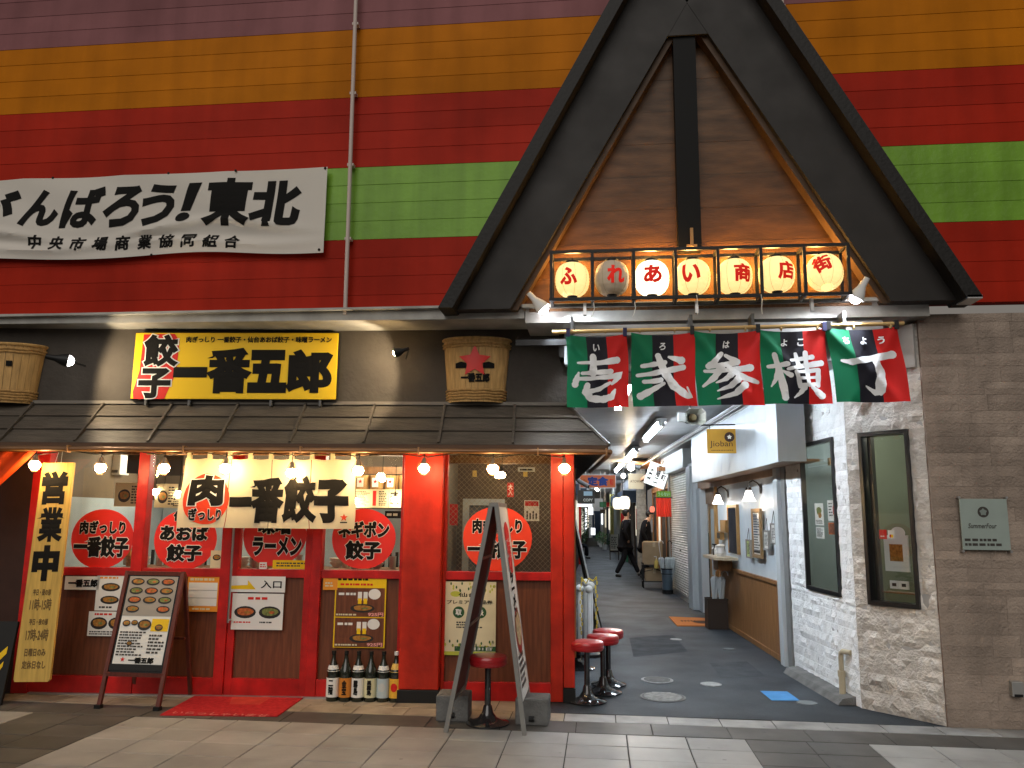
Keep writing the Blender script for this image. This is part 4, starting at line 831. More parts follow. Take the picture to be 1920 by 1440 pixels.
# ================================================================ stone corner shop (two rough faces) and brown wall
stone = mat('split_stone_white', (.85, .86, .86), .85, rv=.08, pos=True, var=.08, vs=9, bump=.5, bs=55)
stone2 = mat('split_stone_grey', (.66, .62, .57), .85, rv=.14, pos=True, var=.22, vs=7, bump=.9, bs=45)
brownt = mat('brown_wall_block', (.375, .30, .245), .9, rv=.14, pos=True, streak=.2, var=.25, vs=2.5, bump=.7, bs=60)
mortar = mat('mortar', (.40, .39, .38), .9); mortarb = mat('mortar_brown', (.24, .17, .13), .9)
def blockwall(par, L, H, hole, rowh, wmin, wmax, m, amp, seed, z0=0, cell=.05, name='stone_block', g=.002):
    r = random.Random(seed); z = z0; cnt = 0
    while z < H-.01:
        h = min(rowh*r.choice([.8, 1, 1, 1.25]), H-z)
        if hole:
            for hz in (hole[2], hole[3]):
                if z < hz-.001 and z+h > hz-rowh*.4: h = hz-z
        if H-(z+h) < rowh*.5: h = H-z
        x = 0
        while x < L-.001:
            w = min(r.uniform(wmin, wmax), L-x)
            if L-(x+w) < wmin*.5: w = L-x
            segs = [(x, x+w)]
            if hole and z+h > hole[2]+.001 and z < hole[3]-.001:
                segs = [(a, b) for a, b in ((x, min(x+w, hole[0])), (max(x, hole[1]), x+w)) if b-a > .015]
            for a, b in segs:
                pa, pb = z, z+h
                if hole and a < hole[1] and b > hole[0]:
                    pass
                nx_ = max(2, int((b-a)/cell)); nz_ = max(2, int(h/cell)); mb = MB(); base = r.uniform(-.006, .006)
                for i in range(nx_+1):
                    for j in range(nz_+1):
                        X = a+g+(b-a-2*g)*i/nx_; Z = pa+g+(h-2*g)*j/nz_; edge = min(i, nx_-i, j, nz_-j) == 0
                        n_ = noise.noise(Vector((X*14+seed, Z*14, seed)))*amp+noise.noise(Vector((X*37, Z*37, seed)))*amp*.6
                        jx = 0 if edge else r.uniform(-.25, .25)*(b-a)/nx_
                        mb.v.append(Vector((X+jx, -(.012+base+n_) if not edge else -(.006+n_*.5), Z)))
                for i in range(nx_):
                    for j in range(nz_):
                        q = i*(nz_+1)+j
                        if (i+j) % 2: mb.f += [(q, q+nz_+1, q+nz_+2), (q, q+nz_+2, q+1)]
                        else: mb.f += [(q, q+nz_+1, q+1), (q+1, q+nz_+1, q+nz_+2)]
                ring = [i*(nz_+1) for i in range(nx_+1)]+[nx_*(nz_+1)+j for j in range(1, nz_+1)]+[i*(nz_+1)+nz_ for i in range(nx_-1, -1, -1)]+[j for j in range(nz_-1, 0, -1)]
                n0 = len(mb.v); mb.v += [Vector((mb.v[k].x, .01, mb.v[k].z)) for k in ring]
                for k in range(len(ring)): k2 = (k+1) % len(ring); mb.f.append((ring[k], n0+k, n0+k2, ring[k2]))
                mb.m = [0]*len(mb.f); mb.build(name, m, par); cnt += 1
            x += w
        z += h
    return cnt
L1 = math.hypot(.16, 1.62); L2 = math.hypot(.46, .52)
s1 = thing('stone_wall', 'white rough stone wall facing the alley with a tall black framed window', 'wall', F1)
h1 = (.52, 1.36, .87, 2.29)
def holed(par, L, H, h, y0, y1, m):
    box('core', m, par, 0, h[0], y0, y1, 0, H); box('core', m, par, h[1], L, y0, y1, 0, H); box('core', m, par, h[0], h[1], y0, y1, 0, h[2]); box('core', m, par, h[0], h[1], y0, y1, h[3], H)
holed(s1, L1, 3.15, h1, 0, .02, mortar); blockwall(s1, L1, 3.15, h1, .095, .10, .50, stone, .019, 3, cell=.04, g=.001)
s2 = thing('stone_wall', 'grey rough stone wall on the cut corner with a tall narrow window', 'wall', F2)
h2 = (.125, .565, .85, 2.285)
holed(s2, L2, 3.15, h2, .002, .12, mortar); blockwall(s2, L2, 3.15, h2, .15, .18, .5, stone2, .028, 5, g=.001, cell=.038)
box('plain_slab', mat('smooth_slab', (.36, .35, .33), .7, var=.1, bump=.1), s2, .02, .69, -.06, -.03, 2.78, 3.14)
sb = thing('brown_wall', 'brown block wall at the right edge with a frosted plaque', 'wall', FB)
box('core', mortarb, sb, .0, 2.6, .0, .2, 0, 3.22); blockwall(sb, 1.7, 3.22, None, .13, .20, .5, brownt, .009, 8, cell=.06, name='wall_block', g=.0008)
box('core', brownt, sb, 1.7, 2.6, -.01, .0, 0, 3.22)
def window(par, h, label_room):
    fm = mat('window_frame_black', (.010, .010, .011), .3)
    d_ = .012 if label_room == 1 else .09; f = MB(); f.box(h[0], h[1], -.03, d_, h[3]-.035, h[3]); f.box(h[0], h[1], -.03, d_, h[2], h[2]+.035); fr = f.build('window_frame', fm, par)
    box('frame_side', fm, fr, h[0], h[0]+.03, -.03, d_, h[2]+.035, h[3]-.035); box('frame_side', fm, fr, h[1]-.03, h[1], -.03, d_, h[2]+.035, h[3]-.035)
    if label_room == 2: box('inner_post', fm, fr, h[0]+.05, h[0]+.085, .03, .08, h[2]+.035, h[3]-.035)
    box('window_pane', glass, par, h[0]+.03, h[1]-.03, d_*.3, d_*.3+.003, h[2]+.035, h[3]-.035)
window(s1, h1, 1); window(s2, h2, 2)
# room inside
rmw = mat('cafe_wall', (.34, .40, .38), .6, var=.08); rmg = mat('cafe_wall_green', (.30, .31, .21), .6, var=.08)
cr = thing('corner_cafe_room', 'pale green room seen through the two windows of the stone corner', 'room')
MB().box(2.0, 2.85, 9.3, 9.4, 0, 2.9).build('back_wall', rmw, cr); MB().box(2.85, 5.2, 9.25, 9.4, 0, 2.9).build('back_wall', mat('cafe_wall_olive_reflection', (.17, .18, .11), .6, var=.15, vs=1.5), cr); MB().box(5.1, 5.2, 6.95, 9.3, 0, 2.9).build('side_wall', rmg, cr)  # right part of back wall darker olive, imitating reflections in the corner window
MB().box(2.2, 5.2, 6.95, 9.4, 2.6, 2.68).build('ceiling', white, cr); MB().box(2.2, 5.1, 7.3, 9.3, -.02, .03).build('floor', midwood, cr)
MB().box(3.35, 3.42, 7.2, 8.4, 0, 2.6).build('partition', rmg, cr); MB().box(2.75, 5.2, 6.96, 7.02, 0, 3.2).build('front_wall', rmw, cr)
MB().box(2.45, 2.75, 8.9, 8.98, 2.12, 2.2).build('beam', wood, cr)
light('cafe_light', 'POINT', (2.8, 8.3, 2.45), 14, (.86, .96, 1), .2); light('cafe_light', 'POINT', (3.0, 7.5, 2.4), 2.5, (1, .95, .8), .1)
def inw(M, base, q, off): x, z = ONF(M, *q, -off); return x, z
def wq(M, px0, py0, px1, py1, dep): x0, z1 = ONF(M, px0, py0, -dep); x1, z0 = ONF(M, px1, py1, -dep); return x0, x1, z0, z1
def p_food(mb, w, h, t): mb.mi = 4; mb.disc(0, h*.65, w*.6, h*.2, -.001, 14, .1); mb.mi = 3; mb.disc(w*.2, h*.45, w*.4, h*.14, -.002, 12, .1); mb.mi = 9; dashes(mb, -w*.8, w*.8, h*.06, h*.25, -.001, 3)
def p_text(mb, w, h, t): mb.mi = 9; dashes(mb, -w*.8, w*.8, h*.1, h*.9, -.001, 8)
def p_berry(mb, w, h, t): mb.mi = 6; mb.disc(w*.3, h*.5, w*.4, h*.3, -.001, 14, .1); mb.mi = 9; dashes(mb, -w*.8, -w*.1, h*.2, h*.9, -.001, 5)
for lab, q, dr, base in (('food poster on the left inside the alley side window', (1527, 944, 1545, 985), p_food, 0), ('white price sheet below the food poster in the alley side window', (1530, 988, 1546, 1010), p_text, 0), ('poster with red berries in the alley side window', (1551, 938, 1574, 977), p_berry, 0), ('pink sheet in the alley side window', (1553, 980, 1573, 1003), p_text, 5)):
    a = wq(F1, *q, .04); poster('poster', lab, 'poster', F1, *a, -.04, base, dr)
a = wq(F2, 1656, 1003, 1706, 1073, .20)
t = thing('picture_frame', 'white picture board with a photo standing in the narrow corner window', 'picture', F2, ((a[0]+a[1])/2, .20, a[2])); w = (a[1]-a[0])/2; h = a[3]-a[2]
box('board', white, t, -w, w, 0, .015, 0, h); MB().disc(w*.25, h+.02, w*.6, .05, -.001).build('shell', white, t); MB().rect(-w*.55, w*.55, h*.28, h*.75, -.002).build('photo', food1, t)
a = wq(F2, 1668, 1088, 1705, 1106, .16)
for k in range(2):
    w = (a[1]-a[0])/2; t = thing('photo_frame', f'small white frame on the window shelf, {["left", "right"][k]} one of two', 'picture', F2, (a[0]+w*k, .16, a[2]), group='small frames in the corner window'); box('frame', white, t, 0, w*.95, 0, .012, 0, a[3]-a[2]); MB().rect(w*.25, w*.7, .02, (a[3]-a[2])*.7, -.002).build('picture', plate, t)
x, z = ONF(F2, 1660, 1108, -.16); t = thing('window_shelf', 'thin wooden shelf low inside the narrow corner window', 'shelf', F2, (x, .13, z)); box('board', midwood, t, 0, .36, 0, .1, -.012, 0)
for k, (q, m_) in enumerate((((1648, 993, 1663, 1011), 6), ((1664, 994, 1678, 1010), 0))):
    a = wq(F2, *q, .035); poster('card_sticker', ['red card sticker on the narrow corner window', 'white card payment sticker beside the red one'][k], 'sticker', F2, *a, -.036, m_, (lambda mb, w, h, t: (setattr(mb, 'mi', 0), dashes(mb, -w*.7, w*.7, h*.2, h*.4, -.001, 1))) if k == 0 else (lambda mb, w, h, t: (setattr(mb, 'mi', 6), mb.disc(-w*.2, h*.3, w*.35, h*.2, -.001), setattr(mb, 'mi', 7), mb.disc(w*.25, h*.3, w*.35, h*.2, -.002))))
x, z = ONF(F2, 1637, 907, -.35); t = thing('pendant_bulb', 'small lit round bulb inside the narrow corner window', 'light bulb', F2, (x, .35, z)); MB().ball((0, 0, 0), .028).build('globe', glow_in, t, smooth=True); MB().tube([(0, 0, .02), (0, 0, .5)], .004, 5).build('cord', cordm, t)
# pipe and socket and plaque
p = ONF(F1, 1577, 1320, .05); t = thing('drain_pipe', 'short beige bent pipe at the foot of the white stone wall', 'pipe', F1, (1.36, -.05, 0))
MB().tube([(0, 0, 0), (0, 0, .22), (0, 0, .24)], .028, 12).build('pipe_lower', mat('pipe_beige', (.42, .36, .25), .5, var=.2), t, smooth=True); MB().tube([(0, 0, .22), (0, 0, .36), (.01, 0, .40), (.05, 0, .42), (.13, .04, .42)], .022, 12).build('pipe_upper', MATS['pipe_beige'], t, smooth=True); MB().tube([(0, 0, .20), (0, 0, .25)], .033, 12).build('joint', MATS['pipe_beige'], t)
t = thing('kerb_skirt', 'low concrete skirt along the foot of the white stone wall', 'kerb', F1); MB().prism([(.0, 0), (-.16, 0), (-.12, .05), (.0, .07)], .1, L1-.1, 'x').build('skirt', conc, t)
a = wq(FB, 1798, 935, 1896, 1032, -.05)
t = thing('shop_plaque', 'frosted glass plaque with round emblem on the brown wall', 'sign', FB, ((a[0]+a[1])/2, -.05, a[2])); w = (a[1]-a[0])/2; h = a[3]-a[2]
box('plate', mat('frosted_plate', (.30, .36, .33), .35, var=.1), t, -w, w, 0, .012, 0, h, bevel=.002)
for sx in (-1, 1):
    for z in (.02, h-.02): MB().tube([(sx*(w-.0), -.006, z+(.03 if z > .1 else -.03)), (sx*w, .05, z+(.03 if z > .1 else -.03))], .010, 10).build('stud', steel, t)
MB().disc(-.005, h*.74, .042, .042, -.001, 24).build('emblem', inkb, t); mb = MB(); star(mb, -.005, h*.74, .03, -.002, .7); mb.build('emblem_flower', mat('emblem_light', (.2, .24, .22), .5), t)
text(t, 'SummerFour', -.02, h*.47, w*1.2, .038, -.002, inkb, bold=.01, shear=.3); mb = MB(); dashes(mb, -w*.9, w*.9, h*.06, h*.24, -.001, 2); mb.build('small_print', inkb, t)
a = wq(FB, 1893, 1276, 1919, 1306, -.03); t = thing('wall_socket', 'small metal socket cover low on the brown wall', 'socket', FB, (a[0], -.03, a[2])); box('cover', grey, t, 0, .085, -.03, .03, 0, .11, bevel=.006); box('slot', black, t, .012, .073, -.033, -.03, .0, .02)

# ================================================================ alley
CH = 2.9
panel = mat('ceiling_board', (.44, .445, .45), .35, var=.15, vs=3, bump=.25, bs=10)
ac = thing('alley_ceiling', 'pale ceiling of narrow boards over the alley', 'ceiling')
for k in range(60):
    y0 = 6.95+k*.155 if k < 40 else 6.95+40*.155+(k-40)*.5; dy = .15 if k < 40 else .49; MB().prism([(y0, CH), (y0+dy, CH), (y0+dy, CH+.02), (y0+dy*.5, CH+.03), (y0, CH+.02)], -.3, 2.35, 'x').build('ceiling_board', panel, ac)
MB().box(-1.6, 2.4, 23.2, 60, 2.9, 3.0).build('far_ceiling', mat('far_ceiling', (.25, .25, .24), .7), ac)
MB().box(-.35, 2.4, 6.93, 24, CH+.04, 3.2).build('ceiling_back', darkw, ac)
MB().box(-.3, 2.5, 6.88, 6.93, CH-.03, 3.2).build('lintel', mat('lintel_grey', (.28, .29, .30), .6), ac)
# right side wall, built in its own frame: local x runs towards the camera, LR is the near end
def S(s): return LR-s
rw = thing('crepe_shop', 'white panelled shop front with wooden wainscot on the right of the alley', 'shop', FR)
def rb(name, m, s0, s1, y0, y1, z0, z1, par=None, bevel=0): return box(name, m, par or rw, S(s1), S(s0), y0, y1, z0, z1, bevel=bevel)
wwall = mat('shop_wall_white', (.70, .77, .82), .4, var=.06)
rb('wall', wwall, -.1, 3.48, .02, .12, .84, 2.14); 
wain = mat('wainscot_wood', (.34, .16, .06), .38, var=.35, vs=6, stretch=(9, 9, .5), bump=.1)
for k in range(24): s = -.08+k*.148; rb('wainscot_board', wain, s, s+.145, .0, .025, .06, .82)
rb('wainscot_cap', wain, -.08, 3.48, -.02, .03, .82, .86); rb('baseboard', wain, -.08, 3.48, -.012, .02, 0, .06)
rb('header', mat('tan_header', (.34, .21, .13), .45, var=.1), -.08, 4.9, -.02, .1, 2.03, 2.17)
rb('corner_trim', mat('trim_white', (.56, .60, .62), .4), -.22, -.08, -.05, .06, 0, 2.17); rb('corner_gap_shade', black, -.27, -.22, .02, .08, 0, 2.6); rb('corner_trim', grey, -.42, -.27, -.02, .06, 0, 2.17); rb('corner_gap_shade', black, -.45, -.42, .0, .08, 0, 2.17)  # black strips fill the gaps beside the trims, painting in their shade
# overhanging white fascia of vertical boards
for k in range(11):
    s = -1.3+k*.46; s2 = min(s+.455, 3.75)
    if s < 3.7: rb('fascia_board', wallpale, s, s2, -.30, -.27, 2.10, 2.80)
rb('fascia_soffit', MATS['tan_header'], -1.25, 3.75, -.27, .1, 2.105, 2.13)
rb('fascia_end', wallpale, -1.33, -1.3, -.32, -.05, 2.10, 2.88); rb('fascia_top', grey, -1.3, 9, -.31, .1, 2.80, 2.90)
cn = MB(); cn.tube([(S(-1.3), -.34, 2.84), (S(12), -.34, 2.82)], .018, 8); cn.tube([(S(-1.3), -.38, 2.86), (S(12), -.38, 2.85)], .009, 6); tag(cn.build('ceiling_conduit', dgrey, None, FR), 'dark conduit pipes running along the top of the right shops', 'pipe')
# doorway
rb('door_jamb', MATS['trim_white'], 4.62, 4.95, -.04, .08, 0, 2.05); rb('door_jamb', MATS['trim_white'], 5.0, 5.4, -.14, .08, 0, 2.45)
rb('transom', MATS['tan_header'], 3.48, 4.62, .06, .1, 1.78, 2.03)
dr = thing('sliding_door', 'wooden sliding door with long white glass beside the umbrella bin', 'door', FR, (S(4.62), .1, 0)); wd = 1.14
box('stile', wood, dr, 0, .12, 0, .04, 0, 1.78); box('stile', wain, dr, wd-.30, wd, 0, .04, 0, 1.78); box('rail', wood, dr, .12, wd-.3, 0, .04, 0, .62); box('rail', wood, dr, .12, wd-.3, 0, .04, 1.70, 1.78); box('door_glass', mat('milky_glass', (.55, .66, .72), .2), dr, .12, wd-.3, .01, .03, .62, 1.70); box('door_handle', steel, dr, wd-.26, wd-.23, -.03, 0, .8, 1.05)
post_ = thing('door_post', 'orange wood post with a small box beside the sliding door', 'post', FR, (S(3.46), -.03, 0)); box('post', wood, post_, -.04, .04, 0, .06, 0, 2.03)
# wall lamps
for k, (px, py) in enumerate(((1346, 935), (1404, 928))):
    x, z = ONF(FR, px, py, .14); t = thing('wall_lamp', f'bell shaped glass wall lamp on a curved bronze arm, {["above the sliding door post", "above the long menu frame"][k]}', 'wall lamp', FR, (x, -.14, z), group='bell wall lamps')
    t.scale = (1.1, 1.1, 1.1); mbz = mat('bronze', (.04, .03, .022), .35, .6)
    MB().lathe([(.025, .05), (.04, .02), (.05, -.02), (.075, -.07), (.072, -.07), (.045, -.02), (.02, .04)], n=20).build('glass_shade', mat('shade_glow', (.9, .85, .8), .4, emit=(1, .88, .78), es=2.6), t, smooth=True)
    MB().lathe([(.001, .085), (.03, .08), (.034, .05), (.001, .05)], n=16).build('cap', mbz, t, smooth=True)
    MB().tube([(0, 0, .08), (.0, .0, .13), (0.0, .05, .16), (0, .10, .13), (0, .135, .08)], .009, 8).build('arm', mbz, t, smooth=True)
    MB().lathe([(.001, .0), (.03, .0)], n=4).build('finial', mbz, t); mb = MB(); mb.disc(0, .07, .035, .06, .136); mb.v += [v+Vector((0, -.012, 0)) for v in mb.v]; mb.f.append(tuple(range(len(mb.v)//2, len(mb.v)))); mb.m.append(0); mb.build('back_plate', mbz, t)
    light('lamp_light', 'POINT', (0, -.0, -.09), 1.1, (1, .78, .52), .03, t)
# serving window, shelf, frames
rx = lambda q, off=0: ONF(FR, q[0], q[1], off)
x0, z1 = rx((1365, 947)); x1, z0 = rx((1386, 1040)); t = thing('serving_window', 'narrow wood framed serving window with dark curtains inside', 'window', FR, (x0, -.02, z0)); w, h = x1-x0, z1-z0
box('curtain', mat('dark_cloth', (.03, .03, .04), .8), t, .04, w-.04, .02, .03, .0, h); 
for k in range(6): MB().tube([(.07+k*(w-.14)/5, .012, .02), (.07+k*(w-.14)/5+.01, .012, h-.05)], .012, 6).build('curtain_fold', mat('dark_cloth2', (.06, .06, .07), .8), t)
for dd in ((0, .04, 0, .05, 0, h), (w-.04, w, 0, .05, 0, h), (.04, w-.04, 0, .05, h-.04, h)): box('frame', wood, t, *dd)
x0, z = rx((1343, 1040), .18); x1, _ = rx((1391, 1043), .18); t = thing('serving_shelf', 'rounded pale shelf under the serving window', 'shelf', FR, (S(3.1), 0, .98)); MB().prism([(0, 0), (0, -.2), (.1, -.3), (.95, -.3), (1.05, -.2), (1.05, 0)], 0, .035, 'z').build('board', mat('shelf_cream', (.6, .5, .36), .35), t); box('bracket', wain, t, .35, .7, -.2, 0, -.16, 0)
t = thing('paper_bag', 'crumpled white plastic bag on the serving shelf', 'bag', FR, (S(2.45), -.15, 1.016)); MB().lathe([(.06, 0), (.075, .05), (.06, .12), (.07, .15), (.03, .17), (.001, .16)], n=9).build('bag', white, t)
for k in range(3): t = thing('condiment_bottle', f'small bottle on the serving shelf, {["left", "middle", "right"][k]} of three', 'bottle', FR, (S(3.0-k*.11), -.15, 1.016), group='bottles on the serving shelf'); MB().lathe([(.025, 0), (.028, .08), (.012, .11), (.012, .14), (.001, .14)], n=10).build('bottle_body', [steel, inkb, white][k], t); MB().lathe([(.014, .14), (.012, .16), (.001, .16)], n=8).build('cap', black, t)
for k, (q0, q1) in enumerate((((1351, 975), (1362, 999)), ((1345, 996), (1352, 1012)), ((1346, 1055), (1352, 1068)))):
    x0, z1 = rx(q0, .05); x1, z0 = rx(q1, .05); t = thing('small_wooden_box', f'small wooden notice box on the door post, {["top", "middle", "bottom"][k]}', 'box', FR, (x0, -.06, z0), group='wooden boxes by the door post'); box('box_body', wood, t, 0, x1-x0, 0, .06, 0, z1-z0); box('box_face', plate if k else wood, t, .03, x1-x0-.03, -.004, 0, .02, z1-z0-.02)
def clip(q0, q1, lab, m_, hang=True, wide=False):
    x0, z1 = rx(q0, .03); x1, z0 = rx(q1, .03); w, h = x1-x0, z1-z0; t = thing('menu_board' if wide else 'clipboard', lab, 'menu' if wide else 'clipboard', FR, (x0, -.035, z0)); fm = mat('frame_gold_brown', (.26, .16, .07), .35) if wide else mat('clip_grey', (.25, .24, .22), .4)
    b = .045 if wide else .018
    for dd in ((0, b, -.012, .02, 0, h), (w-b, w, -.012, .02, 0, h), (b, w-b, -.012, .02, 0, b), (b, w-b, -.012, .02, h-b, h)): box('frame', fm, t, *dd)
    box('sheet', m_, t, b, w-b, .0, .01, b, h-b)
    mb = MB(); dashes(mb, b+.02, w-b-.02, b+.03, h-b-.03, -.001, 14 if wide else 8); mb.build('print', inkb, t)
    if wide: mb = MB(); dashes(mb, b+.02, w-b-.02, h*.45, h*.9, -.002, 9); mb.build('print', mat('print_blue', (.06, .10, .16), .5), t); MB().rect(b, w-b, .06, h*.14, -.003).build('dark_patch', inkb, t)
    else: mb = MB(); mb.tube([(w*.2, 0, h), (w*.5, .01, h+.14), (w*.8, 0, h)], .003, 4); mb.build('hanging_cord', cordm, t)
clip((1410, 954), (1430, 1048), 'long gold framed menu board below the right wall lamp', paperw, wide=True)
clip((1400, 1011), (1409, 1047), 'small clipboard with yellow green sheet left of the long menu board', mat('sheet_lime', (.55, .62, .25), .6))
clip((1432, 994), (1444, 1032), 'clipboard with white sheet right of the long menu board', paperw); clip((1446, 981), (1457, 1021), 'higher clipboard with white sheet nearest the corner trim', paperw)
# hanging Jioban sign
p = AT(1325, 804, 9.9); p2 = AT(1389, 850, 9.9); t = thing('hanging_sign', 'ochre hanging sign reading Jioban with a round emblem', 'sign', loc=((p.x+p2.x)/2, 9.9, p2.z), rz=R(-6)); w, h = (p2.x-p.x)/2, p.z-p2.z
box('board', mat('sign_ochre', (.48, .25, .03), .5, var=.08), t, -w, w, 0, .02, 0, h, bevel=.002)
text(t, 'Jioban', -.03, h*.36, w*1.35, h*.30, -.002, mat('print_brown', (.05, .025, .02), .5), bold=.0); MB().disc(w*.35, h*.66, w*.30, h*.2, -.002, 24).build('emblem', MATS['print_brown'], t); mb = MB(); star(mb, w*.35, h*.66, w*.15, -.003, .6); mb.build('emblem_mark', paperw, t); mb = MB(); dashes(mb, -w*.75, w*.7, h*.1, h*.15, -.001, 1); mb.build('small_print', MATS['print_brown'], t)
mb = MB(); mb.tube([(-w*1.3, .01, h+.05), (w*1.3, .01, h+.05), (w*1.32, .01, -.05)], .010, 6); mb.tube([(-w*.8, .01, h), (-w*.8, .01, h+.05)], .005, 5); mb.tube([(w*.8, .01, h), (w*.8, .01, h+.05)], .005, 5); mb.build('bracket', black, t)
# horn speaker
p = AT(1300, 783, 8.9); t = thing('horn_speaker', 'grey square horn loudspeaker under the alley ceiling', 'loudspeaker', loc=(p.x, 8.9, p.z), rz=R(12)); hm = mat('horn_grey', (.33, .32, .27), .5)
def ring(w, h, y): return [Vector((x*w, y, z*h)) for x, z in ((-1, -.6), (-.6, -1), (.6, -1), (1, -.6), (1, .6), (.6, 1), (-.6, 1), (-1, .6))]
mb = MB(); R_ = [ring(.105, .085, -.1), ring(.112, .092, -.1), ring(.07, .06, .02), ring(.04, .04, .08), ring(.035, .035, .07), ring(.062, .052, .015)]
order = [R_[4], R_[5], R_[0], R_[1], R_[2], R_[3]]
for r_ in order: mb.v += r_
for k in range(5):
    for i in range(8): mb.f.append((k*8+i, k*8+(i+1) % 8, k*8+8+(i+1) % 8, k*8+8+i)); mb.m.append(0)
mb.build('horn', hm, t); mb = MB(); mb.lathe([(.001, -.02), (.03, -.018), (.04, .0), (.045, .03)], n=16); mb.v = [Vector((v.x, v.z-.0, v.y)) for v in mb.v]; mb.build('driver_cap', mat('horn_tan', (.40, .30, .16), .5), t, smooth=True); MB().tube([(0, .05, 0), (0, .2, 0)], .05, 12).build('driver', dgrey, t); MB().tube([(0, .1, .05), (0, .1, CH-p.z)], .012, 6).build('bracket', dgrey, t)
t = thing('junction_box', 'small pale box under the ceiling left of the horn loudspeaker', 'box', loc=AT(1278, 783, 8.95)); box('box_body', grey, t, -.04, .04, -.04, .04, -.05, .05, bevel=.004); box('bracket', steel, t, -.05, .05, -.05, .05, .05, .06)
# tube lights under the ceiling
for k, (y, ln) in enumerate(((7.4, 1.9), (10.9, 2.4), (15.2, 2.4), (20, 2.4), (25, 2.4), (30, 2.4), (37, 2.4))):
    x = .28+(y-7.4)*.052 if k == 0 else .86-(y-10.9)*.034-.02
    t = thing('tube_light', f'fluorescent tube fitting on the alley ceiling, {["nearest, hidden behind the flags", "second", "third", "fourth", "fifth", "sixth", "farthest"][k]} one', 'ceiling light', loc=(x, y, CH-.02), rz=R(2), group='fluorescent tube lights')
    box('fitting', white, t, -.07, .07, 0, ln, -.05, 0); MB().tube([(0, .04, -.075), (0, ln-.04, -.075)], .030, 8).build('tube', glow_tube if k else mat('near_tube_glow', (.9, .9, .9), .4, emit=(.80, .90, 1), es=100), t)
    for yy in (.0, ln-.06): box('end_holder', white, t, -.04, .04, yy, yy+.05, -.11, -.05)
# shutter
sh = thing('roller_shutter', 'closed grey roller shutter with its box on the right of the alley', 'shutter', FR)
for k in range(52): z = .09+k*.0462; MB().prism([(0, z), (-.014, z+.004), (-.02, z+.03), (-.004, z+.044), (0, z+.044)], S(8.35), S(5.5), 'x').build('slat', shutm, sh)
box('bottom_bar', steel, sh, S(8.35), S(5.5), -.03, .0, .0, .085); box('guide_rail', steel, sh, S(8.45), S(8.35), -.05, .06, 0, 2.5); box('guide_rail', steel, sh, S(5.5), S(5.42), -.05, .06, 0, 2.5)
box('shutter_box', mat('shutter_box_paint', (.50, .52, .52), .35, var=.1), sh, S(8.45), S(5.45), -.18, .1, 2.45, 2.88, bevel=.004); box('shutter_back', dgrey, sh, S(8.35), S(5.5), .0, .05, 0, 2.5)
box('side_panel', MATS['trim_white'], rw, S(5.42), S(4.95), -.10, .08, 0, 2.5)
box('lock', black, sh, S(7.1), S(7.0), -.028, -.015, .9, .93)
# orange door mat
mq = [GZ(*q) for q in ((1254, 1157), (1337, 1160), (1337, 1174), (1270, 1174))]; mb = MB(); mb.quad(*[q+Vector((0, 0, .008)) for q in mq]); mb.quad(*[q+Vector((0, 0, -.003)) for q in mq])
for k in range(4): mb.quad(mq[k]+Vector((0, 0, .008)), mq[(k+1) % 4]+Vector((0, 0, .008)), mq[(k+1) % 4]+Vector((0, 0, -.003)), mq[k]+Vector((0, 0, -.003)))
dm = tag(mb.build('door_mat', mat('orange_mat', (.62, .20, .05), .9, bump=.3, bs=200)), 'orange door mat with dark emblem left of the brown umbrella bin', 'mat')
e = MB()
for q, rx_, ry_ in ((GZ(1318, 1167.5), .15, .09),): e.v = [q+Vector((rx_*math.cos(a), ry_*2*math.sin(a), .010)) for a in [k*math.pi/9 for k in range(18)]]; e.f = [tuple(range(18))]; e.m = [0]
for k in range(5): q = GZ(1275+k*6, 1165); e.quad(q+Vector((0, 0, .010)), q+Vector((.03, .05, .010)), q+Vector((.05, .02, .010)), q+Vector((.03, -.12, .010)))
e.build('emblem', mat('mat_print', (.08, .03, .015), .9), dm)
# umbrellas
umb_c = mat('umbrella_clear', (.62, .66, .68), .25, transl=.3)
def umbrella(M, loc, lean, label, handle=white, group='clear umbrellas', hgt=.82, lb=True):
    t = thing('umbrella', label, 'umbrella', M, loc, group=group); t.rotation_euler.x += lean[0]; t.rotation_euler.y += lean[1]
    MB().tube([(0, 0, 0), (0, 0, hgt-.08), (.01, 0, hgt-.02), (.05, 0, hgt+.01), (.085, 0, hgt-.02), (.09, 0, hgt-.06)], [.006, .006, .010, .010, .010, .009], 8).build('handle', handle, t, smooth=True)
    mb = MB(); n = 14; pr = [(.012, .02), (.022, .2), (.038, .42), (.05, .58), (.03, .62), (.01, .60)]
    for r_, z in pr: mb.v += [Vector((r_*(1+.28*(k % 2))*math.cos(2*math.pi*k/n+z), r_*(1+.28*(k % 2))*math.sin(2*math.pi*k/n+z), z)) for k in range(n)]
    for j in range(len(pr)-1):
        for k in range(n): mb.f.append((j*n+k, j*n+(k+1) % n, (j+1)*n+(k+1) % n, (j+1)*n+k)); mb.m.append(0)
    mb.build('canopy', umb_c, t)
bn = GZ(1348, 1178); t = thing('umbrella_bin', 'brown wastebasket style umbrella bin against the wooden wainscot', 'umbrella stand', loc=(bn.x-.03, bn.y, 0), rz=R(3)); bm_ = mat('bin_brown', (.045, .032, .025), .5)
for dd in ((-.14, .14, -.13, -.12, 0, .42), (-.14, .14, .12, .13, 0, .42), (-.14, -.13, -.12, .12, 0, .42), (.13, .14, -.12, .12, 0, .42)): box('side', bm_, t, *dd)
box('base', bm_, t, -.13, .13, -.12, .12, 0, .01); MB().prism([(-.148, .40), (.148, .40), (.148, .42), (-.148, .42)], -.138, -.13).build('rim', bm_, t)
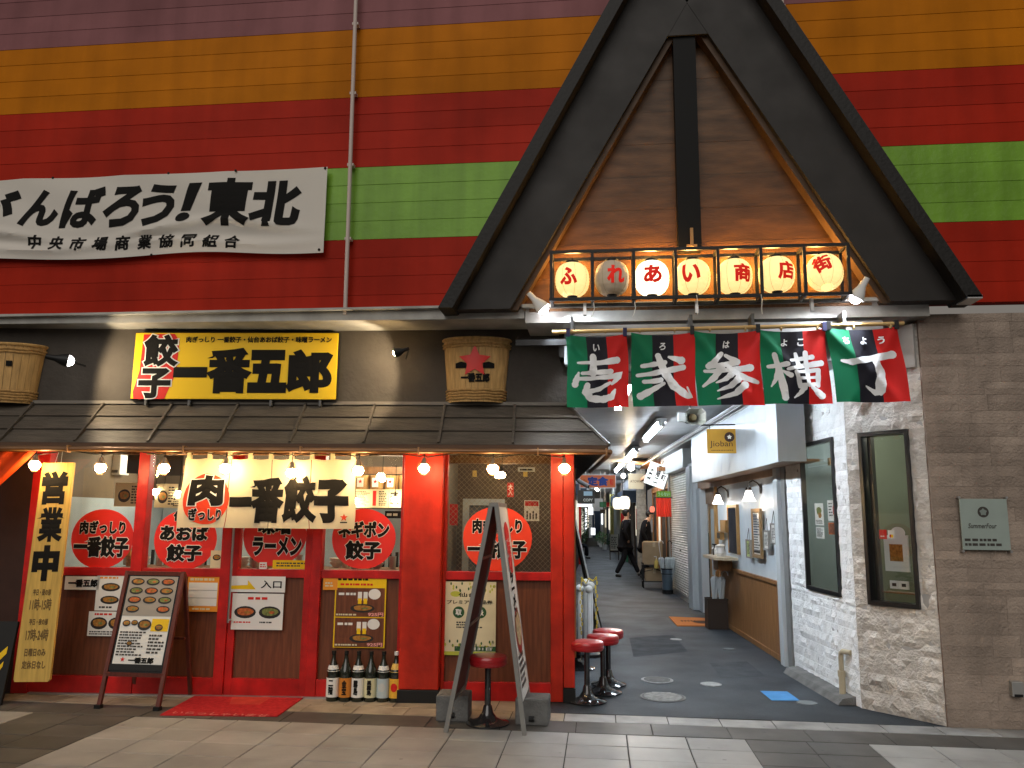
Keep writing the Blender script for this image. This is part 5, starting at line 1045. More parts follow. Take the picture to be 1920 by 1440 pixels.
umbrella(None, (bn.x-.06, bn.y, .1), (R(-4), R(3)), 'left white handled umbrella standing in the brown bin', white, 'umbrellas in the brown bin', .72)
umbrella(None, (bn.x+.03, bn.y-.02, .1), (R(3), R(2)), 'right white handled umbrella standing in the brown bin', white, 'umbrellas in the brown bin', .70)

# far part of the alley ------------------------------------------------------------
def shopfront(name, label, M, L, H, wallm, items, cat='shop', depth=.2):
    t = thing(name, label, cat, M)
    box('wall', wallm, t, 0, L, .06, depth, 0, H)
    for nm_, m_, x0, x1, y0, y1, z0, z1 in items: box(nm_, m_, t, x0, x1, y0, y1, z0, z1)
    return t
lit = mat('lit_window', (.6, .6, .5), .4, emit=(1, .9, .7), es=.28); litc = mat('lit_sign_white', (.8, .8, .8), .4, emit=(.9, .95, 1), es=1.1)
navy = mat('navy_front', (.03, .05, .09), .5); greenp = mat('green_post', (.02, .12, .06), .5); ochre = mat('yellow_cloth', (.50, .42, .14), .7)
orw = mat('orange_wood', (.36, .15, .05), .45, var=.3, vs=6, stretch=(6, 6, .6)); redm = mat('shop_red', (.5, .02, .02), .5)
timber = mat('black_timber', (.03, .024, .02), .6, var=.3, vs=6)
FA = frame(1.43, 22.4, 1.55, 16.9)
it = [('door_post', orw, .1, .2, -.02, .06, 0, 2.2), ('door_post', orw, 1.2, 1.3, -.02, .06, 0, 2.2), ('door_post', orw, 2.3, 2.42, -.02, .06, 0, 2.2), ('door_post', orw, 3.5, 3.6, -.02, .06, 0, 2.2), ('door_post', orw, 4.6, 4.75, -.04, .06, 0, 2.2), ('lintel', orw, .1, 4.7, -.03, .06, 2.2, 2.32), ('sliding_door', timber, .25, 1.15, .0, .05, 0, 2.15), ('sliding_door', lit, 1.35, 2.25, .02, .055, .9, 2.0), ('sliding_door', timber, 2.5, 3.4, .0, .05, 0, 2.15), ('sliding_door', timber, 3.65, 4.5, .0, .05, 0, 2.15), ('poster_panel', paperw, 4.8, 5.0, -.0, .055, 1.0, 1.7), ('eave', orw, .0, 5.3, -.35, .0, 2.52, 2.6)]
shopfront('fortune_shop', 'narrow shop with orange wooden door posts beyond the grey shutter', FA, 5.5, 2.9, timber, it)
FC2 = frame(.80, 34, 1.12, 23.2)
it = [('awning', navy, .5, 9.5, -.4, .0, 2.0, 2.35), ('green_door', greenp, 4.6, 5.1, -.06, .06, 0, 1.9), ('dark_door', timber, 7.0, 8.4, -.01, .05, 0, 2.0), ('dark_door', timber, 5.4, 6.7, -.01, .05, 0, 2.0), ('lit_window', lit, 8.7, 9.7, .02, .05, 1.0, 1.9), ('yellow_curtain', ochre, 1.2, 2.4, -.05, .0, .5, 1.9), ('window', lit, 2.8, 4.0, .02, .05, 1.0, 1.9), ('red_board', redm, 9.9, 10.5, -.05, .05, 1.2, 1.8)]
shopfront('tavern_front', 'dark blue tavern front with green door far down the right side of the alley', FC2, 11, 2.9, navy, it)
FC3 = frame(.15, 60, .62, 34.2)
it = [('door', MATS['trim_white'], 3, 5, -.02, .05, 0, 2.1), ('window', lit, 7, 9, .02, .05, .9, 2), ('door', navy, 12, 14, -.02, .05, 0, 2.1), ('window', lit, 16, 19, .0, .05, .9, 2), ('pillar', ochre, 22, 22.6, -.1, .05, 0, 2.6), ('awning', redm, 14, 18, -.4, 0, 2.1, 2.3)]
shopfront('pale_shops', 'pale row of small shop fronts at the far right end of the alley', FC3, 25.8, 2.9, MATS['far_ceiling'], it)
FL = frame(-.62, 13.1, -.78, 60)
it = [('door', timber, 1, 2.4, -.02, .05, 0, 2.1), ('window', lit, 3.5, 5, .0, .05, 1, 2), ('door', orw, 6, 7.2, -.02, .05, 0, 2.1), ('awning', navy, 8, 12, -.3, 0, 2.1, 2.4), ('window', lit, 9, 12, .0, .05, .9, 2), ('door', redm, 14, 15, -.02, .05, 0, 2), ('window', lit, 17, 21, .0, .05, .9, 2), ('awning', greenp, 22, 27, -.3, 0, 2.2, 2.4), ('window', litc, 28, 31, .0, .05, .9, 2), ('window', lit, 36, 42, .0, .05, .9, 2)]
shopfront('left_shops', 'dark timber shop fronts along the far left side of the alley', FL, 47, 2.9, timber, it)
t = thing('end_building', 'pale building closing the far end of the alley', 'building', loc=(-2, 62, 0)); box('wall', MATS['pale_wall_panel'], t, 0, 5, 0, .3, 0, 4); box('door', navy, t, 1.4, 2.0, -.05, 0, 0, 2); box('window', litc, t, 2.1, 2.8, -.05, 0, 1, 2)
t = thing('concrete_column', 'rough grey concrete column beside the two walking people', 'column', loc=(1.13, 22.6, 0)); MB().box(-.13, .13, -.13, .13, 0, 2.9).build('shaft', mat('rough_conc', (.30, .29, .26), .9, var=.35, vs=14, bump=.8, bs=25), t, bevel=.01); box('base', conc, t, -.16, .16, -.16, .16, 0, .08)
for k, (y0, lab) in enumerate(((26, 'a'), (38, 'b'))): pass
def sign2(q0, q1, Y, label, m, body=None, tm=ink, name='hanging_sign', bold=.03, rot=0, frame_m=None, tw=.8, th=.5):
    a = AT(q0[0], q0[1], Y); b = AT(q1[0], q1[1], Y); w, h = (b.x-a.x)/2, a.z-b.z
    t = thing(name, label, 'sign', loc=((a.x+b.x)/2, Y, b.z)); box('board', m, t, -w, w, 0, .05, 0, h)
    if frame_m:
        for dd in ((-w-.01, w+.01, -.01, .06, -.012, .0), (-w-.01, w+.01, -.01, .06, h, h+.012), (-w-.012, -w, -.01, .06, 0, h), (w, w+.012, -.01, .06, 0, h)): box('frame', frame_m, t, *dd)
    if body: text(t, body, 0, h/2, w*2*tw, h*th, -.004, tm, bold=bold)
    MB().tube([(-w*.7, .02, h), (-w*.7, .02, max(h+.05, CH-b.z))], .006, 4).build('hanger', steel, t); MB().tube([(w*.7, .02, h), (w*.7, .02, max(h+.05, CH-b.z))], .006, 4).build('hanger', steel, t); return t
t = sign2((1088, 891), (1154, 914), 14, 'orange hanging sign with blue characters 定食 at the left of the alley', mat('sign_orange', (.50, .13, .05), .4, emit=(.6, .14, .05), es=.08), '定食', mat('sign_blue', (.03, .06, .25), .5), bold=.06, frame_m=steel, tw=.62, th=.8)
text(t, '開店', .24, .09, .06, .12, -.004, redink); mb = MB(); mb.disc(-.24, .09, .05, .06, -.004, 10, .2); mb.build('picture', food3, t)
t = sign2((1083, 919), (1115, 944), 17, 'dark hanging sign reading COPY with a pale plate below the orange sign', inkb, None); text(t, 'COPY', .04, .07, .2, .06, -.004, paperw, bold=.03); MB().rect(-.05, .13, .16, .25, -.003).build('plate', mat('plate_blue', (.35, .5, .6), .5), t)
sign2((1082, 945), (1110, 950), 17.2, 'long lit white box below the dark COPY sign', litc, name='light_box')
sign2((1103, 951), (1112, 965), 24, 'small lit white upright sign far down the alley', litc, name='light_box')
sign2((1108, 990), (1116, 1003), 30, 'lowest tiny lit white sign far down the alley', litc, name='light_box')
sign2((1124, 941), (1137, 951), 24, 'small dark green hanging sign left of the dark blue tavern', greenp, None); sign2((1125, 955), (1135, 963), 25, 'small black hanging sign under the dark green one', inkb, None)
t = sign2((1178, 888), (1207, 917), 21.9, 'cream square hanging sign reading ATOWA on the concrete column', mat('sign_cream', (.42, .38, .28), .5), 'ATOWA', ink, bold=.0, th=.16, tw=.75)
sign2((1164, 962), (1171, 981), 25.5, 'small red upright board behind the walking person', redm, None)
# tilted lit sign
p = AT(1232, 891, 17.2); t = thing('tilted_sign', 'tilted white sign with black characters above the red cloth', 'sign', loc=p, rz=R(-8)); t.rotation_euler.y = R(20)
box('board', mat('sign_white_lit', (.75, .76, .74), .4, emit=(1, 1, .95), es=.35), t, -.22, .22, 0, .10, -.24, .24, bevel=.004); box('edge', dgrey, t, .222, .24, -.01, .11, -.24, .24); vtext(t, '占', -.14, .0, .08, .3, -.003, bold=.02); vtext(t, '一階二', .01, .02, .09, .38, -.003, bold=.03); vtext(t, 'い町', .14, .05, .09, .24, -.003, bold=.03); MB().tube([(0, .05, .2), (.1, .05, .55)], .01, 5).build('arm', dgrey, t)
# green board with red cloth
t = sign2((1231, 921), (1258, 932), 17.0, 'small green board reading うらない above the red cloth', mat('board_green', (.03, .12, .08), .5), 'うらない', mat('light_green', (.4, .6, .45), .5), th=.6, bold=.02)
a = AT(1230, 933, 16.95); b = AT(1259, 969, 16.95); t = thing('red_cloth', 'short bright red pleated shop curtain under the green board', 'curtain', loc=(a.x, 16.95, a.z)); cw, chh = b.x-a.x, a.z-b.z
cloth(t, 'cloth', 40, 10, lambda u, v: (u*cw, -.02*math.sin(u*30+v*2)*(.4+v), -v*chh), mat('cloth_red_glow', (.75, .05, .03), .6, transl=.4, emit=(1, .1, .05), es=.12)); MB().tube([(-.03, 0, 0), (cw+.03, 0, 0)], .01, 6).build('rod', timber, t)  # curtain cloth is given a weak red glow of its own, no lamp
def lantern(q, Y, r, label, m, grp=None):
    p = AT(q[0], q[1], Y); t = thing('paper_lantern', label, 'lantern', loc=p, group=grp); MB().lathe([(r*.35, -r*1.25), (r*.8, -r*1.05), (r, -r*.5), (r, r*.5), (r*.8, r*1.05), (r*.35, r*1.25)], n=18).build('shade', m, t, smooth=True); MB().lathe([(.001, r*1.35), (r*.4, r*1.34), (r*.4, r*1.2)], n=12).build('top_ring', black, t); MB().lathe([(r*.4, -r*1.2), (r*.4, -r*1.34), (.001, -r*1.35)], n=12).build('bottom_ring', black, t); MB().tube([(0, 0, r*1.3), (0, 0, r*1.8)], .006, 4).build('hook', cordm, t)
lw = mat('lantern_white_lit', (.8, .78, .7), .5, emit=(1, .90, .70), es=.75)
lantern((1158, 944), 24.6, .145, 'left of the two white lit lanterns behind the walking person', lw, 'white lanterns by the tavern'); lantern((1171, 943), 23.9, .16, 'right of the two white lit lanterns behind the walking person', lw, 'white lanterns by the tavern')
lantern((1223, 955), 18.5, .055, 'small red and white lantern beside the red cloth', mat('lantern_red', (.5, .05, .04), .5, emit=(1, .25, .15), es=.6))
for k, (px, py, Y, r) in enumerate(((1183, 876, 20, .09), (1169, 892, 22, .06), (1118, 916, 26, .05))):
    p = AT(px, py, Y); t = thing('bare_bulb', f'bare warm bulb under the alley ceiling, {["largest, right", "middle, hanging lower", "small, left"][k]} one', 'light bulb', loc=p, group='bare bulbs in the alley'); MB().ball((0, 0, 0), r, 12).build('globe', glow_white, t, smooth=True); MB().tube([(0, 0, r*.8), (0, 0, CH-p.z)], .01, 5).build('cord', cordm, t)
light('alley_warm', 'POINT', AT(1183, 884, 19.6), 45, (1, .75, .45), .1)
t = thing('warm_ceiling_panel', 'orange lit wooden ceiling panel above the walking people', 'panel', loc=(.75, 18.8, 2.83)); 
for k in range(6): box('board', orw, t, 0, .9, k*.5, k*.5+.49, 0, .03)
p = AT(1190, 873, 17.5); t = thing('clip_spotlight', 'small dark spotlight on an arm below the alley ceiling', 'spotlight', loc=p); MB().tube([(0, 0, 0), (.12, -.02, -.05)], [.05, .07], 12).build('lamp_body', dgrey, t); MB().tube([(0, 0, .02), (-.05, 0, .1), (-.1, 0, CH-p.z)], .012, 6).build('arm', dgrey, t)
p = AT(1097, 907, 12.3); t = thing('security_camera', 'small grey security camera on the left under the orange sign', 'camera', loc=(p.x-.05, 12.3, p.z)); MB().tube([(-.06, 0, .05), (.1, -.05, -.04)], .035, 10).build('housing', grey, t); MB().tube([(-.06, 0, .05), (-.2, 0, .08)], .012, 6).build('arm', dgrey, t); MB().tube([(.10, -.05, -.04), (.112, -.053, -.045)], .026, 10).build('lens', black, t)
# cartons and rack, spray bottle, umbrella stand
p = GZ(1228, 1103); x0 = p.x; y0 = p.y
t = thing('wire_rack', 'black wire rack carrying the cardboard boxes', 'rack', loc=(x0, y0, 0), rz=R(2)); 
for sx in (-.25, .25):
    for sy in (0, .3): box('leg', black, t, sx-.012, sx+.012, sy-.012, sy+.012, 0, .55)
mb = MB(); mb.box(-.26, .26, -.01, .31, .14, .155); mb.box(-.26, .26, -.01, .31, .50, .51); mb.build('shelf', black, t)
MB().tube([(-.25, 0, .36), (-.05, -.01, .40), (0, -.01, .52), (.05, -.01, .40), (.25, 0, .36)], .008, 5).build('scroll', black, t)
cbm = mat('cardboard', (.38, .27, .16), .8, var=.12)
for lab, dd in (('lower cardboard box inside the black wire rack', (-.2, .2, .03, .27, .157, .42)), ('upper cardboard box on top of the wire rack', (-.24, .18, .02, .28, .512, 1.0))):
    q = thing('cardboard_box', lab, 'box', t.matrix_world.copy() if False else Matrix.Translation((x0, y0, 0))@Matrix.Rotation(R(2), 4, 'Z')); box('carton', cbm, q, *dd); box('tape', mat('tape', (.5, .4, .25), .3), q, -.03, .03, dd[2]-.003, dd[3]+.003, dd[5]-.1, dd[5]+.002); MB().quad((dd[0], dd[2], dd[5]), (dd[1], dd[2], dd[5]), (dd[1]-.02, dd[2]+.12, dd[5]+.025), (dd[0]+.02, dd[2]+.12, dd[5]+.025)).build('flap', cbm, q)
p = AT(1231, 1066, y0-.05); t = thing('spray_bottle', 'yellow pump bottle in front of the cardboard box', 'bottle', loc=(p.x, y0-.04, p.z)); MB().lathe([(.045, 0), (.05, .03), (.045, .15), (.018, .19), (.018, .21), (.001, .21)], n=14).build('bottle_body', mat('liquid_yellow', (.65, .48, .12), .3), t, smooth=True); MB().tube([(0, 0, .2), (0, 0, .26), (-.05, 0, .26)], .009, 6).build('pump', white, t); box('bracket', black, t, -.06, .06, -.05, .05, -.015, 0)
p = GZ(1252, 1113); t = thing('umbrella_stand', 'narrow metal umbrella stand full of clear umbrellas by the shutter', 'umbrella stand', loc=(p.x, p.y, 0)); MB().lathe([(.09, 0), (.10, .0), (.12, .5), (.11, .5), (.09, .01)], n=16).build('basket', mat('stand_blue', (.16, .22, .28), .3, .6), t, smooth=True); MB().lathe([(.115, 0), (.115, .08), (.10, .08)], n=16).build('foot', black, t); mb = MB()
mb.tube([(.125*math.cos(a*.5236), .125*math.sin(a*.5236), .5) for a in range(13)], .012, 5); mb.tube([(.12*math.cos(a*.5236), .12*math.sin(a*.5236), .40) for a in range(13)], .008, 5); mb.build('hoops', black, t)
for k, (dx, dy, lx, ly, hm_) in enumerate(((-.05, 0, -2, -7, white), (.05, .02, 3, 5, white), (0, -.04, -4, 1, black), (.06, -.03, 2, 9, white))): umbrella(None, (p.x+dx, p.y+dy, .12), (R(lx), R(ly)), f'clear umbrella in the metal stand, {["leftmost", "right of centre", "black handled middle", "rightmost"][k]}', hm_, 'clear umbrellas in the metal stand', .95)
# plants on the left and right
leafm = mat('leaf_green', (.035, .10, .025), .5, var=.5, vs=12)
def plant(loc, h, r, label, n, seed, potc=timber):
    t = thing('potted_plant', label, 'plant', loc=loc); rr = random.Random(seed); MB().lathe([(r*.35, 0), (r*.5, .25), (r*.46, .25), (.001, .22)], n=14).build('pot', potc, t)
    MB().tube([(0, 0, .2), (.02, .01, h*.5), (0, 0, h*.9)], [.02, .014, .006], 6).build('stem', midwood, t); mb = MB()
    for k in range(n):
        z = rr.uniform(.3, 1)*h; a = rr.uniform(0, 6.28); rad = r*rr.uniform(.2, 1)*math.sin(math.pi*min(.95, (z/h-.2)/.85)); c = Vector((rad*math.cos(a), rad*math.sin(a), z)); d = Vector((math.cos(a), math.sin(a), rr.uniform(-.3, .9))).normalized(); s = d.orthogonal().normalized()*rr.uniform(.012, .022); L_ = rr.uniform(.07, .13)
        mb.quad(c, c+d*L_*.5+s, c+d*L_, c+d*L_*.5-s)
    mb.build('leaves', leafm, t, kind='stuff'); return t
p = GZ(1090, 1050); plant((p.x-.05, p.y, 0), 2.0, .34, 'tall leafy bush in a pot on the left side of the alley', 900, 5)
for k, (px, py) in enumerate(((1128, 1026), (1134, 1031), (1124, 1022))): p = GZ(px, py); plant((p.x, p.y, 0), .75, .3, f'pale pot plant in front of the green door, {["middle", "nearest", "farthest"][k]} of three', 160, 11+k, white)
p = GZ(1152, 1050); t = thing('menu_stand', 'small standing menu board left of the walking person', 'sign', loc=(p.x, p.y, 0)); box('leg', timber, t, -.17, -.14, 0, .03, 0, .95); box('leg', timber, t, .14, .17, 0, .03, 0, .95); box('board', mat('stand_board', (.5, .47, .4), .5), t, -.14, .14, 0, .03, .35, .92); mb = MB(); dashes(mb, -.11, .11, .4, .85, -.002, 7); mb.build('print', inkb, t); box('rail', timber, t, -.14, .14, 0, .03, .28, .34)

# ---------------------------------------------------------------- people
skinm = mat('skin', (.50, .30, .21), .5); coatm = mat('black_coat', (.007, .007, .009), .9, spec=.1); trousm = mat('dark_trousers', (.010, .011, .015), .9, spec=.1); shoem = mat('black_shoes', (.008, .008, .008), .3); hairm = mat('black_hair', (.010, .008, .007), .5)
def skinned(name, V, E_, m, par, root=0, lv=2):
    me = bpy.data.meshes.new(name); me.from_pydata([v[:3] for v in V], E_, []); me.materials.append(m)
    o = bpy.data.objects.new(name, me); COL.objects.link(o); o.parent = par
    s = o.modifiers.new('s', 'SKIN'); s.use_smooth_shade = True; sub = o.modifiers.new('u', 'SUBSURF'); sub.levels = lv; sub.render_levels = lv
    for i, v in enumerate(V):
        sv = me.skin_vertices[0].data[i]; r = v[3]; sv.radius = r if isinstance(r, tuple) else (r, r); sv.use_root = (i == root)
    return o
def person(label, loc, rz, pose, white_collar=False):
    t = thing('person', label, 'person', loc=loc, rz=rz); P = pose; hd = P['head']
    nk = P['neck']; C_ = P['chest']; pv = P['pelvis']; V = [(*pv, .12), (*P['waist'], .115), (*C_, .13), (*nk, .052), (hd[0]-.0, hd[1], hd[2]-.07, .062), (hd[0]-.01, hd[1], hd[2]+.02, .085), (hd[0]-.015, hd[1], hd[2]+.08, .055)]
    Ed = [(0, 1), (1, 2), (2, 3), (3, 4), (4, 5), (5, 6)]
    for s_, side in ((1, 'l'), (-1, 'r')):
        sh_, el, wr = P['sh'+side], P['el'+side], P['wr'+side]; n = len(V); V += [(*sh_, .06), (*el, .042), (*wr, .03), (wr[0]+.01, wr[1]*.8, wr[2]-.05, .030)]; Ed += [(2, n), (n, n+1), (n+1, n+2), (n+2, n+3)]
        hp, kn, an, to = P['hip'+side], P['kn'+side], P['an'+side], P['to'+side]; n = len(V); V += [(*hp, .08), (*kn, .055), (an[0], an[1], an[2]+.02, .034)]; Ed += [(0, n), (n, n+1), (n+1, n+2)]
    skinned('body', V, Ed, skinm, t)
    fx = P.get('face', 0); q = Matrix.Translation(hd)@Matrix.Rotation(P.get('bow', 0), 4, 'Y')
    def hp_(mb): mb.v = [q @ v for v in mb.v]; return mb
    hp_(MB().ball((0, 0, 0), .001, 4)); 
    hb_ = MB().ball((-.022, 0, .035), .108, 18, 1.02); hb_.v = [Vector((min(v.x, .075-.0*v.z) if v.z > .05 else min(v.x, .0), v.y*.9, max(v.z, -.055))) for v in hb_.v]; hp_(hb_).build('hair', hairm, t, smooth=True)
    for s_ in (1, -1):
        hp_(MB().ball((.0, s_*.082, -.0), .020, 8)).build('ear', skinm, t, smooth=True); hp_(MB().ball((.083, s_*.032, .008), .009, 6)).build('eye', inkb, t)
    hp_(MB().quad((.085, -.016, -.035), (.085, .016, -.035), (.082, 0, .012)).quad((.085, -.016, -.035), (.112, 0, -.03), (.082, 0, .012)).quad((.085, .016, -.035), (.112, 0, -.03), (.082, 0, .012)).quad((.085, -.016, -.035), (.112, 0, -.03), (.085, .016, -.035))).build('nose', skinm, t)
    hp_(MB().box(.074, .083, -.022, .022, -.062, -.054)).build('mouth', mat('lips', (.35, .14, .12), .5), t)
    V = [(*pv, (.20, .17)), (*P['waist'], (.185, .16)), (*C_, (.20, .165)), (nk[0], nk[1], nk[2]-.03, .085)]; Ed = [(0, 1), (1, 2), (2, 3)]
    for side in 'lr':
        sh_, el, wr = P['sh'+side], P['el'+side], P['wr'+side]; n = len(V); V += [(*sh_, .085), (*el, .066), (*wr, .055)]; Ed += [(2, n), (n, n+1), (n+1, n+2)]
    if P.get('skirt'): n = len(V); V += [(pv[0]-.0, pv[1], pv[2]-.16, (.215, .18)), (pv[0]-.01, pv[1], pv[2]-.32, (.22, .19))]; Ed += [(0, n), (n, n+1)]
    skinned('coat', V, Ed, coatm, t)
    for side in 'lr':
        hp, kn, an, to = P['hip'+side], P['kn'+side], P['an'+side], P['to'+side]
        skinned('trouser_leg', [(*hp, .10), (*kn, .078), (*an, .062)], [(0, 1), (1, 2)], trousm, t)
        skinned('shoe', [(an[0]-.03, an[1], max(.045, an[2]-.05), .045), ((an[0]+to[0])/2, an[1], (an[2]+to[2])/2-.02, .042), (*to, .035)], [(0, 1), (1, 2)], shoem, t)
    if white_collar: hp_(MB().tube([(.04, -.05, -.125), (.085, 0, -.14), (.04, .05, -.125)], .012, 6)).build('collar', white, t)
    return t
walk = dict(pelvis=(0, 0, .93), waist=(.01, 0, 1.12), chest=(.02, 0, 1.34), neck=(.03, 0, 1.50), head=(.06, 0, 1.63), shl=(.02, .19, 1.42), ell=(-.04, .27, 1.16), wrl=(.06, .20, .95), shr=(.02, -.19, 1.42), elr=(-.06, -.27, 1.16), wrr=(.05, -.20, .94),
    hipl=(0, .09, .90), knl=(.19, .09, .50), anl=(.36, .08, .11), tol=(.50, .08, .05), hipr=(0, -.09, .90), knr=(-.05, -.09, .50), anr=(-.26, -.09, .10), tor=(-.12, -.10, .035), skirt=True)
p = GZ(1173, 1082)
person('person in a black coat with white collar striding right, mid step, towards the other', (p.x, p.y, 0), R(8), walk, True)
st = dict(walk); st.update(head=(.13, 0, 1.60), neck=(.07, 0, 1.49), bow=R(28), chest=(.03, 0, 1.33), hipl=(0, .09, .9), knl=(.04, .09, .5), anl=(.02, .09, .10), tol=(.16, .09, .04), hipr=(0, -.09, .9), knr=(.10, -.09, .50), anr=(-.12, -.10, .11), tor=(.02, -.1, .04))
p = GZ(1211, 1085); person('person in a long black coat with bowed head, standing at the orange door posts', (p.x, p.y, 0), R(-5), st)
sit = dict(pelvis=(0, 0, .50), waist=(.0, 0, .68), chest=(.04, 0, .92), neck=(.09, 0, 1.08), head=(.15, 0, 1.20), bow=R(15), shl=(.05, .19, 1.0), ell=(.06, .25, .74), wrl=(.26, .16, .62), shr=(.05, -.19, 1.0), elr=(.06, -.25, .74), wrr=(.26, -.16, .62),
    hipl=(.02, .10, .48), knl=(.44, .11, .48), anl=(.42, .11, .10), tol=(.56, .12, .04), hipr=(.02, -.10, .48), knr=(.44, -.11, .48), anr=(.46, -.11, .10), tor=(.60, -.12, .04))
p = GZ(1104, 1048); person('person in dark clothes sitting on a low bench at the left side of the alley', (p.x-.52, p.y, 0), 0, sit)
t = thing('wooden_bench', 'low wooden bench under the sitting person on the left', 'bench', loc=(p.x-.60, p.y, 0)); box('seat', midwood, t, -.15, .2, -.3, .3, .36, .39)
for sx in (-.12, .17):
    for sy in (-.26, .26): box('leg', midwood, t, sx-.02, sx+.02, sy-.02, sy+.02, 0, .36)
# left side: leaning boards, bollards with chain
t = thing('leaning_board', 'long white edged board leaning on the left wall of the alley', 'board'); a = AT(1079, 962, 10.6); b = GZ(1101, 1092+0); a0 = Vector((-.50, 12.6, 1.75)); b0 = GZ(1101, 1095)
p1 = AT(1077, 975, 11.0); p2 = GZ(1126, 1190)
t.location = p2; d1 = p1-p2
MB().prism([(0, 0), (.02, 0), (.02+d1.x, d1.z), (d1.x, d1.z)], 0, .012).build('edge_strip', white, t); MB().prism([(-.025, 0), (-.002, 0), (-.002+d1.x, d1.z), (d1.x-.025, d1.z)], 0, .9).build('board', timber, t)
t.rotation_euler.z = R(4)
yc = mat('chain_yellow', (.70, .50, .04), .4)
for k, (px, py, zt) in enumerate(((1098, 1092, 0), (1108, 1098, 0), (1104, 1105, 0), (1087, 1103, 0))):
    b_ = [(-.20, 9.9), (-.13, 9.75), (-.17, 9.45), (-.30, 9.7)][k]; pt = AT(px, py, b_[1]); hgt = pt.z
    t = thing('bollard', f'white bollard pole with ball head by the red corner post, {["tallest at the back", "right", "front", "short far left"][k]} one', 'bollard', loc=(pt.x, b_[1], 0), group='white bollards with yellow chain')
    MB().tube([(0, 0, .03), (0, 0, hgt-.03)], .024, 10).build('pole', white, t, smooth=True); MB().ball((0, 0, hgt), .045, 14).build('ball_head', white, t, smooth=True); MB().lathe([(.14, 0), (.14, .03), (.05, .05), (.03, .06)], n=18).build('base', black, t, smooth=True)
t = thing('plastic_chain', 'yellow plastic chain hanging in loops from the bollards', 'chain', loc=(AT(1104, 1120, 9.4).x, 9.38, 0)); 
for k in range(26):
    sx = -.085 if k % 2 else .085; z = .86-.024*k if k < 26 else 0; x = sx+.01*math.sin(k); mb = MB(); c = Vector((x, 0, z)); ax = Vector((.6, .6, 0)) if (k//2) % 2 else Vector((.6, -.6, 0))
    mb.tube([c+ax*.010*math.cos(a)+Vector((0, 0, .020*math.sin(a))) for a in [q*math.pi/4 for q in range(9)]], .0042, 5); mb.build('chain_link', yc, t)
MB().tube([(-.085, 0, .87), (-.03, .02, .80), (.0, 0, .86), (.05, .03, .83), (.085, 0, .87)], .009, 5).build('chain_top', yc, t)
t = thing('folded_easel', 'dark folded easel leaning behind the white bollards', 'easel', loc=(.0, 10.1, 0)); MB().tube([(.02, 0, .02), (-.12, .05, .62)], .012, 6).build('leg', grey, t); MB().tube([(.05, .1, .02), (-.1, .1, .62)], .012, 6).build('leg', black, t); box('foot', black, t, -.0, .08, -.03, .12, 0, .05)
t = thing('wall_tube_lamp', 'brass edged strip down the left timber wall by the corner post', 'strip', FS, (.12, .34, 0)); MB().box(0, .03, 0, .03, .3, 2.0).build('strip', wood, t)

# ================================================================ things in front of the shop
def stool(loc, label, seatm=vinyl, group='red round bar stools', h=.50, r=.145):
    t = thing('bar_stool', label, 'stool', loc=loc, group=group)
    MB().lathe([(.001, h-.075), (r*.93, h-.075), (r, h-.06), (r, h-.045), (r*.985, h-.043), (r*1.0, h-.04), (r*1.0, h-.015), (r*.94, h-.003), (r*.7, h+.003), (.001, h+.004)], n=32).build('seat', seatm, t, smooth=True)
    MB().tube([(0, 0, .08), (0, 0, h-.07)], .024, 14).build('post', chrome, t, smooth=True)
    MB().lathe([(.158, 0), (.165, .004), (.165, .012), (.12, .022), (.07, .045), (.042, .085), (.032, .13), (.024, .14)], n=36).build('base', chrome, t, smooth=True)
    return t
stool(GZ(1101, 1316), 'nearest of the three red bar stools at the alley corner'); stool(GZ(1131, 1299), 'middle one of the three red bar stools at the alley corner'); stool(GZ(1141, 1284), 'farthest of the three red bar stools at the alley corner')
stool(GZ(1084, 1262)+Vector((-.0, .25, 0)), 'low black stool half hidden behind the red stools', black, 'black stools', .26, .15)
stool(GZ(914, 1357), 'red bar stool standing inside the tall A-frame sign', vinyl)
# tall A-frame sign seen edge on
fY0, fY1 = 6.03, 6.60; fl_, fr_ = GZ(838, 1370), GZ(983, 1380); ap = AT(926, 946, 6.05)
t = thing('tall_sandwich_sign', 'tall grey metal A-frame sign seen edge on with white printed right face', 'sign', loc=(fl_.x, fY0, 0)); W_ = fr_.x-fl_.x; ax_ = ap.x-fl_.x; az = ap.z; fm = mat('frame_alu', (.24, .235, .22), .45, .3, var=.1)
def beam2(a, b, w, d, m, name, par): # bar in the xz plane, w wide, from y d0 to d1
    a = Vector((a[0], 0, a[1])); b = Vector((b[0], 0, b[1])); n = Vector((b.z-a.z, 0, -(b.x-a.x))).normalized()*w/2
    return MB().prism([((a-n).x, (a-n).z), ((a+n).x, (a+n).z), ((b+n).x, (b+n).z), ((b-n).x, (b-n).z)], d[0], d[1]).build(name, m, par)
for (a, b) in (((.0, 0), (ax_-.02, az)), ((W_, 0), (ax_+.02, az))):
    beam2(a, b, .032, (0, .03), fm, 'upright', t); beam2(a, b, .032, (fY1-fY0-.03, fY1-fY0), fm, 'upright', t)
L_ = lambda a, b, k: (a[0]+(b[0]-a[0])*k, a[1]+(b[1]-a[1])*k)
A1, B1 = (W_+.004, 0), (ax_+.024, az); A0, B0 = (-.004, 0), (ax_-.024, az)
pr = beam2(L_(A1, B1, .13), L_(A1, B1, .99), .014, (.03, fY1-fY0-.03), paperw, 'panel_right', t); beam2(L_(A0, B0, .13), L_(A0, B0, .99), .014, (.03, fY1-fY0-.03), mat('panel_back', (.12, .06, .06), .6), 'panel_left', t)
for k in (.13, .45, .75): beam2(L_((0, 0), (ax_-.02, az), k), L_((0, 0), (ax_-.02, az), k+.012), .03, (.03, fY1-fY0-.03), fm, 'crossbar', t)
